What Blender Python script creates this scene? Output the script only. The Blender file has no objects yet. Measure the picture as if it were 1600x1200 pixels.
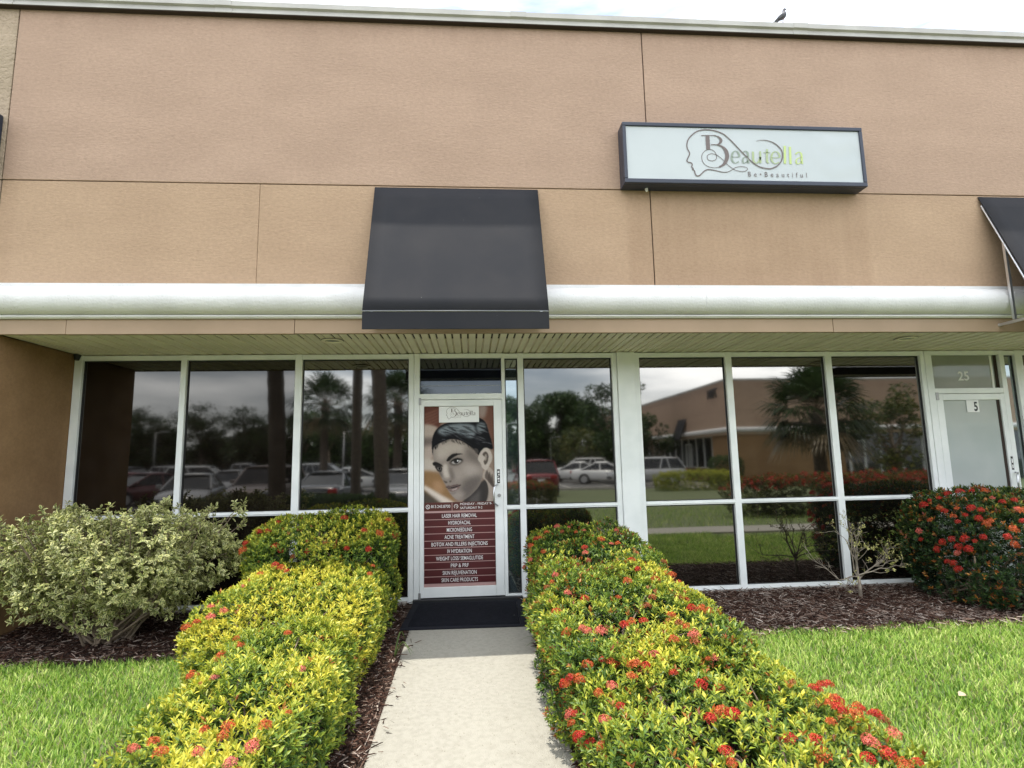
import bpy, math, random
import numpy as np
from mathutils import Vector, Matrix, Quaternion

# ------------------------------------------------------------------ camera, sky, sun, exposure
SC = bpy.context.scene
COL = SC.collection
D = bpy.data
cam_d = D.cameras.new("camera")
cam = D.objects.new("camera", cam_d)
COL.objects.link(cam)
cam_d.sensor_width = 36.0
cam_d.lens = 870.0 / 1600.0 * 36.0
cam_d.clip_start = 0.05
cam_d.clip_end = 600
_pi, _ro, _ya = math.radians(7.62046), math.radians(-1.13205), math.radians(4.30202)
_fw = Vector((math.sin(_ya) * math.cos(_pi), math.cos(_ya) * math.cos(_pi), math.sin(_pi)))
_rt = Vector((math.cos(_ya), -math.sin(_ya), 0))
_up = _rt.cross(_fw)
_r = math.cos(_ro) * _rt + math.sin(_ro) * _up
_u = -math.sin(_ro) * _rt + math.cos(_ro) * _up
_m = Matrix((_r, _u, -_fw)).transposed().to_4x4()
_m.translation = Vector((0.0986, -6.1602, 1.4755))
cam.matrix_world = _m
SC.camera = cam

SUN_DIR = Vector((-math.tan(math.radians(6.5)), math.tan(math.radians(2.7)), 1.0)).normalized()
sun_el = math.asin(SUN_DIR.z)
sun_az = math.atan2(SUN_DIR.x, SUN_DIR.y)
W = D.worlds.new("World")
SC.world = W
W.use_nodes = True
wn, wl = W.node_tree.nodes, W.node_tree.links
wn.clear()
w_out = wn.new("ShaderNodeOutputWorld")
w_bg = wn.new("ShaderNodeBackground")
w_sky = wn.new("ShaderNodeTexSky")
w_sky.sky_type = 'NISHITA'
w_sky.sun_disc = False
w_sky.sun_elevation = sun_el
w_sky.sun_rotation = sun_az
w_sky.dust_density = 2.0
w_tc = wn.new("ShaderNodeTexCoord")
w_map = wn.new("ShaderNodeMapping")
w_map.inputs['Scale'].default_value = (1.0, 1.0, 5.5)
w_map.inputs['Location'].default_value = (8, 8, 1)
w_no = wn.new("ShaderNodeTexNoise")
w_no.inputs['Scale'].default_value = 1.7
w_no.inputs['Detail'].default_value = 8
w_no.inputs['Roughness'].default_value = 0.55
w_rp = wn.new("ShaderNodeValToRGB")
w_rp.color_ramp.elements[0].position = 0.36
w_rp.color_ramp.elements[0].color = (0.08, 0.08, 0.08, 1)
w_rp.color_ramp.elements[1].position = 0.66
w_rp.color_ramp.elements[1].color = (1, 1, 1, 1)
w_no2 = wn.new("ShaderNodeTexNoise")
w_no2.inputs['Scale'].default_value = 2.6
w_no2.inputs['Detail'].default_value = 6
w_rp2 = wn.new("ShaderNodeValToRGB")
w_rp2.color_ramp.elements[0].position = 0.40
w_rp2.color_ramp.elements[0].color = (10.5, 11.0, 11.6, 1)
w_rp2.color_ramp.elements[1].position = 0.60
w_rp2.color_ramp.elements[1].color = (20.5, 20.6, 20.6, 1)
w_mix = wn.new("ShaderNodeMix")
w_mix.data_type = 'RGBA'
wl.new(w_tc.outputs['Generated'], w_map.inputs['Vector'])
wl.new(w_map.outputs['Vector'], w_no.inputs['Vector'])
wl.new(w_map.outputs['Vector'], w_no2.inputs['Vector'])
wl.new(w_no.outputs['Fac'], w_rp.inputs['Fac'])
wl.new(w_no2.outputs['Fac'], w_rp2.inputs['Fac'])
wl.new(w_rp.outputs['Color'], w_mix.inputs['Factor'])
wl.new(w_sky.outputs['Color'], w_mix.inputs['A'])
wl.new(w_rp2.outputs['Color'], w_mix.inputs['B'])
wl.new(w_mix.outputs['Result'], w_bg.inputs['Color'])
w_bg.inputs['Strength'].default_value = 0.15
wl.new(w_bg.outputs['Background'], w_out.inputs['Surface'])

sun_d = D.lights.new("sun", 'SUN')
sun = D.objects.new("sun", sun_d)
COL.objects.link(sun)
sun_d.energy = 3.1
sun_d.angle = math.radians(0.6)
sun_d.color = (1.0, 0.95, 0.86)
sun.rotation_euler = (-SUN_DIR).to_track_quat('-Z', 'Y').to_euler()
sun.location = (0, -10, 30)

SC.view_settings.view_transform = 'Standard'
SC.view_settings.look = 'None'
SC.view_settings.exposure = 0.88
SC.view_settings.gamma = 1.0
SC.view_settings.use_curve_mapping = False
SC.render.engine = 'CYCLES'
SC.cycles.max_bounces = 8
SC.cycles.transparent_max_bounces = 4
SC.cycles.use_denoising = True

# ------------------------------------------------------------------ helpers
RNG = np.random.default_rng(7)
random.seed(11)


def pm(name, col, rough=0.6, col2=None, nscale=3.0, ndet=6, bump=0.0, bscale=60.0, metal=0.0, spec=0.5,
       lo=0.38, hi=0.64, sep=(1, 1, 1), coat=0.0, rand=0.0, speck=None):
    """procedural Principled material: two-colour noise, optional bump, per-object value jitter, specks"""
    m = D.materials.new(name)
    m.use_nodes = True
    n, l = m.node_tree.nodes, m.node_tree.links
    b = n['Principled BSDF']
    b.inputs['Roughness'].default_value = rough
    b.inputs['Metallic'].default_value = metal
    b.inputs['Specular IOR Level'].default_value = spec
    b.inputs['Coat Weight'].default_value = coat
    b.inputs['Base Color'].default_value = (*col, 1)
    tc = n.new('ShaderNodeTexCoord')
    mp = n.new('ShaderNodeMapping')
    mp.inputs['Scale'].default_value = sep
    l.new(tc.outputs['Object'], mp.inputs['Vector'])
    out = None
    if col2 is not None:
        no = n.new('ShaderNodeTexNoise')
        no.inputs['Scale'].default_value = nscale
        no.inputs['Detail'].default_value = ndet
        l.new(mp.outputs['Vector'], no.inputs['Vector'])
        rp = n.new('ShaderNodeValToRGB')
        rp.color_ramp.elements[0].position = lo
        rp.color_ramp.elements[0].color = (*col, 1)
        rp.color_ramp.elements[1].position = hi
        rp.color_ramp.elements[1].color = (*col2, 1)
        l.new(no.outputs['Fac'], rp.inputs['Fac'])
        out = rp.outputs['Color']
    if speck is not None:
        sc, thr, scol = speck
        vo = n.new('ShaderNodeTexVoronoi')
        vo.inputs['Scale'].default_value = sc
        l.new(tc.outputs['Object'], vo.inputs['Vector'])
        lt = n.new('ShaderNodeMath')
        lt.operation = 'LESS_THAN'
        lt.inputs[1].default_value = thr
        l.new(vo.outputs['Distance'], lt.inputs[0])
        no3 = n.new('ShaderNodeTexNoise')
        no3.inputs['Scale'].default_value = sc * 0.37
        l.new(tc.outputs['Object'], no3.inputs['Vector'])
        gt = n.new('ShaderNodeMath')
        gt.operation = 'GREATER_THAN'
        gt.inputs[1].default_value = 0.56
        l.new(no3.outputs['Fac'], gt.inputs[0])
        mu = n.new('ShaderNodeMath')
        mu.operation = 'MULTIPLY'
        l.new(lt.outputs[0], mu.inputs[0])
        l.new(gt.outputs[0], mu.inputs[1])
        mx = n.new('ShaderNodeMix')
        mx.data_type = 'RGBA'
        l.new(mu.outputs[0], mx.inputs['Factor'])
        if out is not None:
            l.new(out, mx.inputs['A'])
        else:
            mx.inputs['A'].default_value = (*col, 1)
        mx.inputs['B'].default_value = (*scol, 1)
        out = mx.outputs['Result']
    if rand > 0:
        oi = n.new('ShaderNodeObjectInfo')
        mr = n.new('ShaderNodeMapRange')
        mr.inputs['To Min'].default_value = 1 - rand
        mr.inputs['To Max'].default_value = 1 + rand
        l.new(oi.outputs['Random'], mr.inputs['Value'])
        hv = n.new('ShaderNodeHueSaturation')
        l.new(mr.outputs['Result'], hv.inputs['Value'])
        if out is not None:
            l.new(out, hv.inputs['Color'])
        else:
            hv.inputs['Color'].default_value = (*col, 1)
        out = hv.outputs['Color']
    if out is not None:
        l.new(out, b.inputs['Base Color'])
    if bump > 0:
        nb = n.new('ShaderNodeTexNoise')
        nb.inputs['Scale'].default_value = bscale
        nb.inputs['Detail'].default_value = 5
        l.new(tc.outputs['Object'], nb.inputs['Vector'])
        bp = n.new('ShaderNodeBump')
        bp.inputs['Strength'].default_value = bump
        bp.inputs['Distance'].default_value = 0.01
        l.new(nb.outputs['Fac'], bp.inputs['Height'])
        l.new(bp.outputs['Normal'], b.inputs['Normal'])
    return m


def leaf_mat(name, rough=0.42, transl=0.3, spec=0.4):
    m = D.materials.new(name)
    m.use_nodes = True
    n, l = m.node_tree.nodes, m.node_tree.links
    b = n['Principled BSDF']
    at = n.new('ShaderNodeAttribute')
    at.attribute_name = 'Col'
    b.inputs['Roughness'].default_value = rough
    b.inputs['Specular IOR Level'].default_value = spec
    l.new(at.outputs['Color'], b.inputs['Base Color'])
    if transl > 0:
        t = n.new('ShaderNodeBsdfTranslucent')
        l.new(at.outputs['Color'], t.inputs['Color'])
        mx = n.new('ShaderNodeMixShader')
        mx.inputs['Fac'].default_value = transl
        l.new(b.outputs['BSDF'], mx.inputs[1])
        l.new(t.outputs['BSDF'], mx.inputs[2])
        l.new(mx.outputs['Shader'], n['Material Output'].inputs['Surface'])
    return m


def glass_mat(name, tint, refl, ior=2.1, wave=0.008):
    """dark tinted reflective window film over glass"""
    m = D.materials.new(name)
    m.use_nodes = True
    n, l = m.node_tree.nodes, m.node_tree.links
    b = n['Principled BSDF']
    b.inputs['Base Color'].default_value = (*tint, 1)
    b.inputs['Roughness'].default_value = 0.03
    b.inputs['IOR'].default_value = ior
    b.inputs['Specular Tint'].default_value = (*refl, 1)
    tc = n.new('ShaderNodeTexCoord')
    no = n.new('ShaderNodeTexNoise')
    no.inputs['Scale'].default_value = 1.3
    no.inputs['Detail'].default_value = 1
    l.new(tc.outputs['Object'], no.inputs['Vector'])
    bp = n.new('ShaderNodeBump')
    bp.inputs['Strength'].default_value = wave
    bp.inputs['Distance'].default_value = 0.05
    l.new(no.outputs['Fac'], bp.inputs['Height'])
    l.new(bp.outputs['Normal'], b.inputs['Normal'])
    # dust film
    no2 = n.new('ShaderNodeTexNoise')
    no2.inputs['Scale'].default_value = 5
    no2.inputs['Detail'].default_value = 8
    l.new(tc.outputs['Object'], no2.inputs['Vector'])
    rp = n.new('ShaderNodeValToRGB')
    rp.color_ramp.elements[0].position = 0.45
    rp.color_ramp.elements[0].color = (*tint, 1)
    rp.color_ramp.elements[1].position = 0.9
    rp.color_ramp.elements[1].color = (tint[0] * 2.2 + .004, tint[1] * 2.2 + .004, tint[2] * 2.2 + .004, 1)
    l.new(no2.outputs['Fac'], rp.inputs['Fac'])
    l.new(rp.outputs['Color'], b.inputs['Base Color'])
    return m


class MB:
    def __init__(s):
        s.v, s.f, s.mi, s.cur = [], [], [], 0

    def poly(s, pts):
        i = len(s.v)
        s.v += [tuple(p) for p in pts]
        s.f.append(list(range(i, i + len(pts))))
        s.mi.append(s.cur)
        return s

    def box(s, x0, x1, y0, y1, z0, z1):
        i = len(s.v)
        s.v += [(x0, y0, z0), (x1, y0, z0), (x1, y1, z0), (x0, y1, z0), (x0, y0, z1), (x1, y0, z1), (x1, y1, z1), (x0, y1, z1)]
        for q in ((0, 3, 2, 1), (4, 5, 6, 7), (0, 1, 5, 4), (1, 2, 6, 5), (2, 3, 7, 6), (3, 0, 4, 7)):
            s.f.append([i + k for k in q])
            s.mi.append(s.cur)
        return s

    def extr(s, prof, x0, x1, axis='x', closed=True):
        """prism of a (y,z) profile along x"""
        i = len(s.v)
        k = len(prof)
        for xx in (x0, x1):
            s.v += [(xx, p[0], p[1]) if axis == 'x' else (p[0], xx, p[1]) for p in prof]
        for a in range(k if closed else k - 1):
            b = (a + 1) % k
            s.f.append([i + a, i + b, i + k + b, i + k + a])
            s.mi.append(s.cur)
        if closed:
            s.f.append([i + a for a in range(k)][::-1])
            s.f.append([i + k + a for a in range(k)])
            s.mi += [s.cur, s.cur]
        return s

    def tube(s, pts, rad, n=8, cap=True, flat=1.0):
        pts = [Vector(p) for p in pts]
        if not hasattr(rad, '__len__'):
            rad = [rad] * len(pts)
        i = len(s.v)
        ref = None
        for k, p in enumerate(pts):
            t = (pts[min(k + 1, len(pts) - 1)] - pts[max(k - 1, 0)])
            t = t.normalized() if t.length > 1e-9 else Vector((0, 0, 1))
            if ref is None:
                ref = Vector((1, 0, 0)) if abs(t.x) < 0.8 else Vector((0, 1, 0))
            a = (ref - t * ref.dot(t)).normalized()
            ref = a
            b = t.cross(a)
            for j in range(n):
                an = 2 * math.pi * j / n
                q = p + (a * math.cos(an) + b * math.sin(an) * flat) * rad[k]
                s.v.append(tuple(q))
        for k in range(len(pts) - 1):
            for j in range(n):
                j2 = (j + 1) % n
                s.f.append([i + k * n + j, i + k * n + j2, i + (k + 1) * n + j2, i + (k + 1) * n + j])
                s.mi.append(s.cur)
        if cap:
            s.f.append([i + j for j in range(n)][::-1])
            e = i + (len(pts) - 1) * n
            s.f.append([e + j for j in range(n)])
            s.mi += [s.cur, s.cur]
        return s

    def ring(s, c, r0, r1, z0, z1, n=24):
        """flat washer (axis z)"""
        i = len(s.v)
        for j in range(n):
            a = 2 * math.pi * j / n
            ca, sa = math.cos(a), math.sin(a)
            s.v += [(c[0] + r0 * ca, c[1] + r0 * sa, z0), (c[0] + r1 * ca, c[1] + r1 * sa, z0), (c[0] + r1 * ca, c[1] + r1 * sa, z1), (c[0] + r0 * ca, c[1] + r0 * sa, z1)]
        for j in range(n):
            a, b = i + 4 * j, i + 4 * ((j + 1) % n)
            for q in ((0, 1), (1, 2), (2, 3), (3, 0)):
                s.f.append([a + q[0], b + q[0], b + q[1], a + q[1]])
                s.mi.append(s.cur)
        return s

    def build(s, name, mats, parent=None, smooth=False, bevel=0.0, loc=None, sub=0):
        me = D.meshes.new(name)
        me.from_pydata(s.v, [], s.f)
        if not isinstance(mats, (list, tuple)):
            mats = [mats]
        for m in mats:
            me.materials.append(m)
        if len(mats) > 1:
            me.polygons.foreach_set('material_index', s.mi)
        if smooth:
            me.polygons.foreach_set('use_smooth', [True] * len(me.polygons))
        me.update()
        return link(name, me, parent, bevel, loc, sub)


def link(name, me, parent=None, bevel=0.0, loc=None, sub=0):
    o = D.objects.new(name, me)
    COL.objects.link(o)
    if parent is not None:
        o.parent = parent
    if loc is not None:
        o.location = loc
    if bevel > 0:
        b = o.modifiers.new('bevel', 'BEVEL')
        b.width = bevel
        b.segments = 2
        b.limit_method = 'ANGLE'
    if sub > 0:
        b = o.modifiers.new('sub', 'SUBSURF')
        b.levels = sub
        b.render_levels = sub
    return o


def tag(o, label=None, cat=None, group=None, kind=None):
    if label:
        o['label'] = label
    if cat:
        o['category'] = cat
    if group:
        o['group'] = group
    if kind:
        o['kind'] = kind
    return o


def thing(name, label, cat, loc=(0, 0, 0), rz=0.0, group=None):
    o = D.objects.new(name, None)
    o.empty_display_size = 0.2
    COL.objects.link(o)
    o.location = loc
    o.rotation_euler = (0, 0, rz)
    return tag(o, label, cat, group)


def copy_thing(root, loc, rz=None, label=None, group=None, remat=None):
    """copy of a thing with copies of its parts and sub-parts, sharing mesh data"""
    r = root.copy()
    COL.objects.link(r)
    r.location = loc
    if rz is not None:
        r.rotation_euler = (0, 0, rz)
    if label:
        r['label'] = label
    if group:
        r['group'] = group

    def rec(src, dst):
        for ch in list(src.children):
            c = ch.copy()
            COL.objects.link(c)
            c.parent = dst
            if remat:
                for sl in c.material_slots:
                    if sl.material and sl.material.name in remat:
                        mm = remat[sl.material.name]
                        sl.link = 'OBJECT'
                        sl.material = mm
            rec(ch, c)
    rec(root, r)
    return r


def tri_mesh(name, V, F, mat, Cc=None, parent=None, smooth=False):
    """numpy verts (n,3), tris (m,3), optional per-vertex colour -> object"""
    me = D.meshes.new(name)
    nv, nf = len(V), len(F)
    me.vertices.add(nv)
    me.loops.add(nf * 3)
    me.polygons.add(nf)
    me.vertices.foreach_set('co', np.ascontiguousarray(V, dtype=np.float32).ravel())
    me.loops.foreach_set('vertex_index', np.ascontiguousarray(F, dtype=np.int32).ravel())
    me.polygons.foreach_set('loop_start', np.arange(0, nf * 3, 3, dtype=np.int32))
    if smooth:
        me.polygons.foreach_set('use_smooth', np.ones(nf, dtype=bool))
    me.update(calc_edges=True)
    if Cc is not None:
        at = me.attributes.new('Col', 'FLOAT_COLOR', 'POINT')
        c4 = np.ones((nv, 4), dtype=np.float32)
        c4[:, :3] = Cc
        at.data.foreach_set('color', c4.ravel())
    me.materials.append(mat)
    return link(name, me, parent)


def unit(a):
    return a / np.maximum(np.linalg.norm(a, axis=-1, keepdims=True), 1e-9)


LEAF_V = np.array([(0, 0, 0), (.34, -.36, .06), (.34, .36, .06), (.72, -.44, .0), (.72, .44, .0), (1, 0, -.12), (.4, 0, -.06), (.74, 0, -.1)])
LEAF_F = np.array([(0, 6, 1), (0, 2, 6), (1, 6, 3), (6, 7, 3), (6, 2, 4), (6, 4, 7), (3, 7, 5), (7, 4, 5)])
LEAF5_V = np.array([(0, 0, 0), (.55, -.5, .05), (.55, .5, .05), (1, 0, -.12), (.5, 0, -.05)])
LEAF5_F = np.array([(0, 4, 1), (0, 2, 4), (1, 4, 3), (4, 2, 3)])
BLADE_V = np.array([(0, -.5, 0), (0, .5, 0), (.55, -.4, .0), (.55, .4, .0), (1, 0, -.22)])
BLADE_F = np.array([(0, 1, 3), (0, 3, 2), (2, 3, 4)])


def leaf_arrays(P, A, N, L, Wd, C, tv=LEAF5_V, tf=LEAF5_F, C_edge=None, edge_idx=None):
    A = unit(A)
    N = unit(N - A * (N * A).sum(-1, keepdims=True))
    B = np.cross(N, A)
    n = len(P)
    k = len(tv)
    V = (P[:, None, :] + A[:, None, :] * (tv[None, :, 0:1] * L[:, None, None]) + B[:, None, :] * (tv[None, :, 1:2] * Wd[:, None, None])
         + N[:, None, :] * (tv[None, :, 2:3] * L[:, None, None]))
    F = tf[None, :, :] + (np.arange(n) * k)[:, None, None]
    Cc = np.repeat(C[:, None, :], k, axis=1)
    if C_edge is not None:
        Cc[:, edge_idx, :] = C_edge[:, None, :]
    return V.reshape(-1, 3), F.reshape(-1, 3), Cc.reshape(-1, 3)


def rosettes(S, Dv, nl, L, Wd, rng, th=(25, 70)):
    """nl leaves around every shoot tip; returns leaf position, axis, normal, length, width, shoot index"""
    n = len(S)
    Dv = unit(Dv)
    ref = unit(rng.normal(size=(n, 3)))
    E1 = unit(ref - Dv * (ref * Dv).sum(-1, keepdims=True))
    E2 = np.cross(Dv, E1)
    idx = np.repeat(np.arange(n), nl)
    j = np.tile(np.arange(nl), n)
    az = j * 2.399 + rng.uniform(0, .8, n * nl) + np.repeat(rng.uniform(0, 6.28, n), nl)
    t = np.radians(th[0] + (th[1] - th[0]) * (j / max(nl - 1, 1)) + rng.normal(0, 8, n * nl))
    R = E1[idx] * np.cos(az)[:, None] + E2[idx] * np.sin(az)[:, None]
    A = Dv[idx] * np.cos(t)[:, None] + R * np.sin(t)[:, None]
    N = Dv[idx] * np.sin(t)[:, None] - R * np.cos(t)[:, None]
    sc = rng.uniform(.7, 1.2, n * nl)
    P = S[idx] - Dv[idx] * (j / nl * L * .6)[:, None]
    return P, A, N, L * sc, Wd * sc * rng.uniform(.85, 1.15, n * nl), idx


def gz(y):
    return 0.0 if y > -1.2 else max(-0.35, (y + 1.2) * 0.35 / 11.8)


gzv = np.vectorize(gz)

# ------------------------------------------------------------------ materials


def stucco(name, c1, c2, c3, bump, bscale, rough=0.85, voro=False):
    m = pm(name, c1, rough, c2, nscale=2.4, ndet=10, spec=0.2, sep=(.6, 1, 1.3))
    n, l = m.node_tree.nodes, m.node_tree.links
    b = n['Principled BSDF']
    tc = [x for x in n if x.type == 'TEX_COORD'][0]
    rp = [x for x in n if x.type == 'VALTORGB'][0]
    # vertical run-off streaks
    mp = n.new('ShaderNodeMapping')
    mp.inputs['Scale'].default_value = (5.0, 5.0, 0.35)
    l.new(tc.outputs['Object'], mp.inputs['Vector'])
    no = n.new('ShaderNodeTexNoise')
    no.inputs['Scale'].default_value = 1.6
    no.inputs['Detail'].default_value = 6
    l.new(mp.outputs['Vector'], no.inputs['Vector'])
    r2 = n.new('ShaderNodeMapRange')
    r2.inputs['From Min'].default_value = 0.52
    r2.inputs['From Max'].default_value = 0.85
    r2.inputs['To Max'].default_value = 0.22
    l.new(no.outputs['Fac'], r2.inputs['Value'])
    mx = n.new('ShaderNodeMix')
    mx.data_type = 'RGBA'
    l.new(r2.outputs['Result'], mx.inputs['Factor'])
    l.new(rp.outputs['Color'], mx.inputs['A'])
    mx.inputs['B'].default_value = (*c3, 1)
    # fine sand-grain tone
    ng = n.new('ShaderNodeTexNoise')
    ng.inputs['Scale'].default_value = 34
    ng.inputs['Detail'].default_value = 8
    ng.inputs['Roughness'].default_value = 0.75
    mg = n.new('ShaderNodeMapping')
    mg.inputs['Scale'].default_value = (0.8, 1.0, 1.1)
    l.new(tc.outputs['Object'], mg.inputs['Vector'])
    l.new(mg.outputs['Vector'], ng.inputs['Vector'])
    rg = n.new('ShaderNodeMapRange')
    rg.inputs['From Min'].default_value = 0.3
    rg.inputs['From Max'].default_value = 0.7
    rg.inputs['To Min'].default_value = 0.85
    rg.inputs['To Max'].default_value = 1.13
    l.new(ng.outputs['Fac'], rg.inputs['Value'])
    hv = n.new('ShaderNodeHueSaturation')
    l.new(mx.outputs['Result'], hv.inputs['Color'])
    l.new(rg.outputs['Result'], hv.inputs['Value'])
    # wash marks: below the sign cabinet (rain-sheltered) and a grimy strip under the coping
    sx_ = n.new('ShaderNodeSeparateXYZ')
    l.new(tc.outputs['Object'], sx_.inputs['Vector'])
    ns = n.new('ShaderNodeTexNoise')
    ns.inputs['Scale'].default_value = 1.0
    ns.inputs['Detail'].default_value = 5
    ms = n.new('ShaderNodeMapping')
    ms.inputs['Scale'].default_value = (11, 1, .5)
    l.new(tc.outputs['Object'], ms.inputs['Vector'])
    l.new(ms.outputs['Vector'], ns.inputs['Vector'])

    def mr(sock, f0, f1, t0=0.0, t1=1.0):
        q = n.new('ShaderNodeMapRange')
        q.inputs['From Min'].default_value = f0
        q.inputs['From Max'].default_value = f1
        q.inputs['To Min'].default_value = t0
        q.inputs['To Max'].default_value = t1
        l.new(sock, q.inputs['Value'])
        return q.outputs['Result']

    def ma(op, p, q):
        k = n.new('ShaderNodeMath')
        k.operation = op
        for i_, s_ in enumerate((p, q)):
            if isinstance(s_, float):
                k.inputs[i_].default_value = s_
            else:
                l.new(s_, k.inputs[i_])
        return k.outputs[0]
    side = ma('MULTIPLY', mr(sx_.outputs['X'], 1.64, 1.68), mr(sx_.outputs['X'], 4.20, 4.12))
    sgn = ma('MULTIPLY', ma('MULTIPLY', side, mr(sx_.outputs['Z'], 4.14, 4.09)), mr(ns.outputs['Fac'], .3, .75, 1.0, .35))
    top_ = ma('MULTIPLY', mr(sx_.outputs['Z'], 5.60, 5.86), mr(no.outputs['Fac'], .35, .65, .35, 1.0))
    awn = ma('MULTIPLY', mr(sx_.outputs['X'], -4.19, -4.0, .8, 0.0), mr(sx_.outputs['Z'], 5.2, 4.4))
    grime = ma('MINIMUM', ma('ADD', ma('ADD', sgn, top_), awn), 1.0)
    gm = n.new('ShaderNodeMix')
    gm.data_type = 'RGBA'
    gm.blend_type = 'MULTIPLY'
    l.new(ma('MULTIPLY', grime, .55), gm.inputs['Factor'])
    l.new(hv.outputs['Color'], gm.inputs['A'])
    gm.inputs['B'].default_value = (.80, .76, .74, 1)
    l.new(gm.outputs['Result'], b.inputs['Base Color'])
    mb = n.new('ShaderNodeMapping')
    mb.inputs['Scale'].default_value = (0.7, 1.0, 1.7)
    l.new(tc.outputs['Object'], mb.inputs['Vector'])
    if voro:
        nb = n.new('ShaderNodeTexVoronoi')
        nb.feature = 'SMOOTH_F1'
        nb.inputs['Scale'].default_value = bscale
        nw = n.new('ShaderNodeTexNoise')
        nw.inputs['Scale'].default_value = 9
        nw.inputs['Detail'].default_value = 3
        l.new(tc.outputs['Object'], nw.inputs['Vector'])
        va = n.new('ShaderNodeMix')
        va.data_type = 'VECTOR'
        va.inputs['Factor'].default_value = 0.25
        l.new(mb.outputs['Vector'], va.inputs['A'])
        l.new(nw.outputs['Color'], va.inputs['B'])
        l.new(va.outputs['Result'], nb.inputs['Vector'])
        h = nb.outputs['Distance']
    else:
        nb = n.new('ShaderNodeTexNoise')
        nb.inputs['Scale'].default_value = bscale
        nb.inputs['Detail'].default_value = 6
        nb.inputs['Roughness'].default_value = 0.62
        l.new(mb.outputs['Vector'], nb.inputs['Vector'])
        h = nb.outputs['Fac']
    bp = n.new('ShaderNodeBump')
    bp.inputs['Strength'].default_value = bump
    bp.inputs['Distance'].default_value = 0.01
    l.new(h, bp.inputs['Height'])
    l.new(bp.outputs['Normal'], b.inputs['Normal'])
    return m


M = {}
M['stucco'] = stucco('tan stucco', (.375, .262, .190), (.405, .284, .207), (.335, .236, .175), 0.6, 30)
M['stucco_low'] = stucco('tan stucco low', (.382, .265, .174), (.412, .288, .190), (.34, .236, .158), 0.6, 30)
M['stucco_rough'] = stucco('rough stucco', (.34, .27, .19), (.42, .33, .24), (.25, .19, .13), 1.0, 26, voro=True)
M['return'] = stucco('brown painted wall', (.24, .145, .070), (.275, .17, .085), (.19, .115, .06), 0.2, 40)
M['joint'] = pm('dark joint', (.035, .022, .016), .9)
M['bull'] = pm('white render', (.67, .665, .65), .55, (.61, .605, .59), nscale=4.0, bump=.45, bscale=55, speck=(26, .10, (.40, .41, .38)))
M['fascia'] = pm('tan fascia paint', (.30, .21, .13), .6, (.345, .24, .155), nscale=2, bump=.12, bscale=30, rand=.06)
M['coping'] = pm('cream coping metal', (.44, .425, .385), .4, (.37, .355, .32), nscale=3, metal=.0, rand=.05)
M['soffit'] = pm('cream soffit vinyl', (.85, .78, .64), .5, (.78, .71, .58), nscale=5, rand=.045)
M['frame'] = pm('white aluminium', (.80, .82, .80), .35, (.72, .745, .725), nscale=4, bump=.02, speck=(30, .05, (.42, .40, .36)))
M['grey'] = pm('grey metal', (.34, .34, .33), .4, metal=.6)
M['steel'] = pm('bright aluminium', (.62, .63, .64), .3, metal=.9)
M['black'] = pm('black plastic', (.012, .012, .013), .5)
M['white'] = pm('white print', (.78, .78, .76), .5)
M['navy'] = pm('navy awning fabric', (.024, .025, .029), .8, (.030, .030, .033), nscale=2.2, bump=.12, bscale=220, spec=.12,
               speck=(11.0, .032, (.20, .20, .19)))
M['navy_cab'] = pm('navy cabinet paint', (.016, .022, .040), .38, (.022, .028, .046), nscale=4)
M['piping'] = pm('grey awning piping', (.15, .16, .175), .5)
M['face'] = pm('sign face vinyl', (.47, .505, .505), .35, (.43, .465, .465), nscale=1.4, bump=.0)
M['logo_dk'] = pm('umber print', (.13, .10, .09), .5)
M['logo_gg'] = pm('sage print', (.24, .29, .23), .5)
M['logo_lg'] = pm('lime print', (.46, .56, .20), .5)
M['logo_mg'] = pm('moss print', (.34, .41, .22), .5)
M['concrete'] = pm('path concrete', (.305, .291, .246), .85, (.262, .249, .209), nscale=30.0, ndet=14, lo=.40, hi=.68, bump=.55, bscale=150, speck=(46, .17, (.17, .145, .11)))
M['curb'] = pm('kerb concrete', (.36, .34, .30), .85, (.28, .26, .23), nscale=4, bump=.3, bscale=60)
M['soil'] = pm('mulch soil', (.035, .020, .013), .95, (.06, .035, .022), nscale=18, bump=1.0, bscale=40)
M['lawn'] = pm('lawn ground', (.085, .105, .042), .9, (.12, .142, .06), nscale=9, ndet=10, bump=1.0, bscale=45)
M['asphalt'] = pm('asphalt', (.10, .098, .094), .9, (.14, .137, .13), nscale=1.2, ndet=9, bump=.4, bscale=90)
M['paint'] = pm('road paint', (.62, .60, .54), .7)
M['mat'] = pm('rubber mat', (.007, .008, .012), .85, (.011, .012, .017), nscale=20, bump=.5, bscale=260, spec=.08, speck=(7, .03, (.4, .4, .36)))
M['matedge'] = pm('rubber mat border', (.013, .014, .019), .8, bump=.2, bscale=60, spec=.1)
M['leaf'] = leaf_mat('leaf')
M['leaf_dull'] = leaf_mat('leaf dull', .6, .2)
M['grass'] = leaf_mat('grass blade', .5, .35, .3)
M['chip'] = leaf_mat('bark chip', .85, 0, .15)
M['petal'] = leaf_mat('petal', .5, .25, .3)
M['print'] = leaf_mat('poster print', .45, 0, .15)
M['bark'] = pm('twig bark', (.13, .095, .065), .9, (.22, .17, .12), nscale=14, bump=.5, bscale=60)
M['bark_pale'] = pm('pale twig bark', (.20, .165, .125), .85, (.34, .29, .225), nscale=20, bump=.4, bscale=80)
M['palmbark'] = pm('palm bark', (.055, .042, .032), .95, (.11, .085, .065), nscale=8, bump=1.0, bscale=12, sep=(1, 1, 5))
M['glass'] = glass_mat('bronze window glass', (.0035, .003, .0022), (1.0, .98, .94), 2.6)
M['glass_scr'] = glass_mat('screened window glass', (.0055, .004, .003), (.92, .90, .87), 1.76)
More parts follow.
